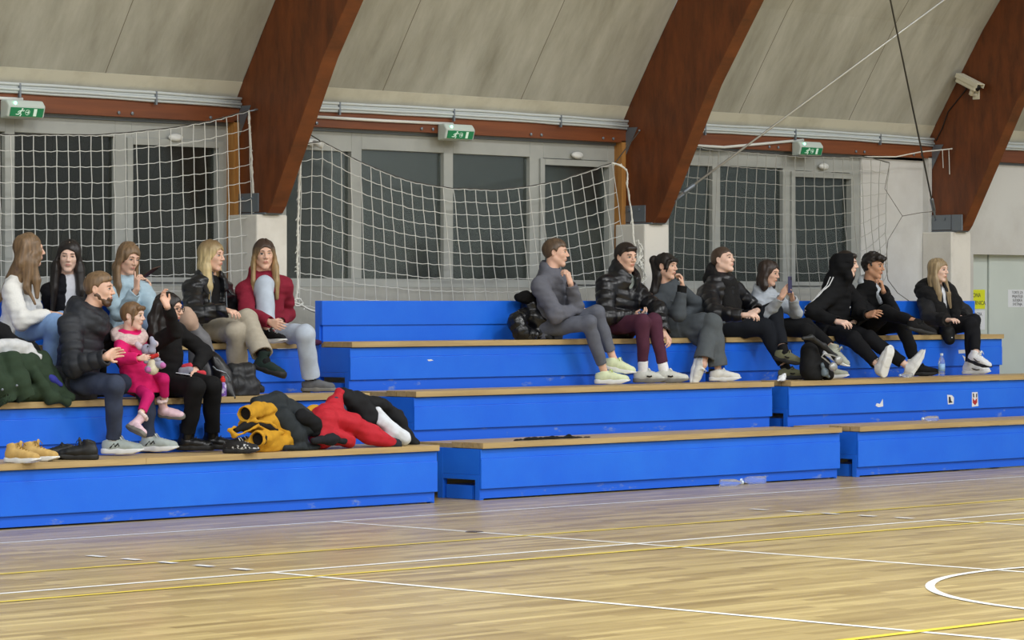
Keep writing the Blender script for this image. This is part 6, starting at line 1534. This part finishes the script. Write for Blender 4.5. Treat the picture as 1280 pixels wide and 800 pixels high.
for x, y in ((1041.5, 458.5), (1048.5, 450)):
    e = atY(x, y, 17.88); s = SDF(e - .08, e + .08, .004); s.ell(e, (.048, .030, .040)); emit(s, 'ear_cup', M_SILV, root)
mb = MB(); mb.tube([Vector(atY(x, y, 17.89)) for x, y in ((1038, 455), (1031, 449), (1027, 446), (1030, 442), (1040, 444), (1048, 447))], .007, 8); part(mb, 'headband', M_SILV, root, True)
r = heap('crossbody_bag', 'small black crossbody bag hanging over the edge beside the fur-collared coat', 'bag', [C_((1180, 406, 18.74, .05), (1184, 416, 18.66, .065), (1187, 424, 18.63, .055)), C_((1178, 402, 18.78, .03), (1190, 404, 18.75, .04))], fabric((20, 21, 23), .6), None, noise=(.003, 30, 3))
p = atY(1190, 422, 18.575); s = SDF(p - .03, p + .03, .003); s.ell(p, (.009, .006, .006)); emit(s, 'badge', M_PLASTIC, r)
heap('tissue', 'crumpled white tissue on the second bench beside the olive shoe', 'tissue', [C_((973, 475, 18.02, .022), (977, 473, 18.02, .028), (980, 471, 18.02, .018))], M_PAPER, gB, noise=(.008, 70, 3))
heap('scarf', 'dark purple scarf end tied to the back post beside the pale jeans', 'scarf', [C_((391, 428, 19.05, .028), (399, 428, 19.04, .022))], fabric((70, 34, 64)), None, noise=(.003, 50, 2))
# dark plate let into the floor
q = atZ(593, 665, 0); root = thing('floor_plate', 'small dark oval plate in the floor near the court line', 'floor plate', (q[0], q[1], 0)); mb = MB(); mb.lathe([(.001, .004), (.055, .004), (.062, .0), ], (q[0], q[1], 0), 24); part(mb, 'cover', fabric((74, 62, 58), .5, 'shiny'), root)
mb = MB(); mb.lathe([(.001, .007), (.012, .006), (.012, .003)], (q[0], q[1], 0), 12); part(mb, 'knob', M_STEEL, root)

# stickers on the blue fronts ------------------------------------------------
M_STK = material('sticker_white', (226, 228, 232), .5); M_STKR = material('sticker_red', (176, 40, 44), .5); M_STKD = material('sticker_dark', (40, 44, 58), .5)
def sticker(row, sec, poly, marks=()):
    Y = YR[row] + .0215; b = benches[row, sec]
    def flat_poly(pts, o): mb = MB(); v = [atY(x, y, Y - o) for x, y in pts]; mb.add([(*p[:2], p[2]) for p in v] + [(p[0], p[1] + .001, p[2]) for p in v], [list(range(len(v))), list(range(2*len(v)-1, len(v)-1, -1))]); return mb
    st = part(flat_poly(poly, .0006), 'sticker', M_STK, b)
    for pts, m in marks: part(flat_poly(pts, .0014), 'sticker_print', m, st)
sticker('B', 'right', [(1094.5, 507), (1096, 504), (1100, 505), (1103.5, 498.5), (1104, 508), (1098, 509)])
sticker('B', 'right', [(1184, 493.5), (1190, 494), (1192.5, 497), (1192, 505), (1185, 505.5)], [([(1186, 496), (1188, 496), (1189, 501), (1191, 503), (1186, 504)], M_STKD)])
sticker('B', 'right', [(1215, 490.5), (1222, 490), (1223, 507.5), (1215, 508.5)], [([(1216, 497), (1218.5, 501), (1221.5, 497), (1221.5, 503), (1219, 506.5), (1216, 503.5)], M_STKR), ([(1216, 492), (1217.6, 492), (1217.9, 497), (1216.4, 496.5)], M_STKD), ([(1220, 492), (1221.6, 492), (1221.4, 496.5), (1220, 497)], M_STKD)])
sticker('C', 'right', [(1198, 437.5), (1206, 437), (1206.5, 441.5), (1198.5, 442)])
sticker('C', 'right', [(1203, 444), (1208, 447), (1212, 459), (1209.5, 460.5)], [([(1206.5, 450), (1208.8, 450), (1210, 454), (1208, 454)], M_STKR)])
sticker('C', 'mid', [(534, 449.6), (539, 449.2), (542, 450.6), (536, 451.4)])
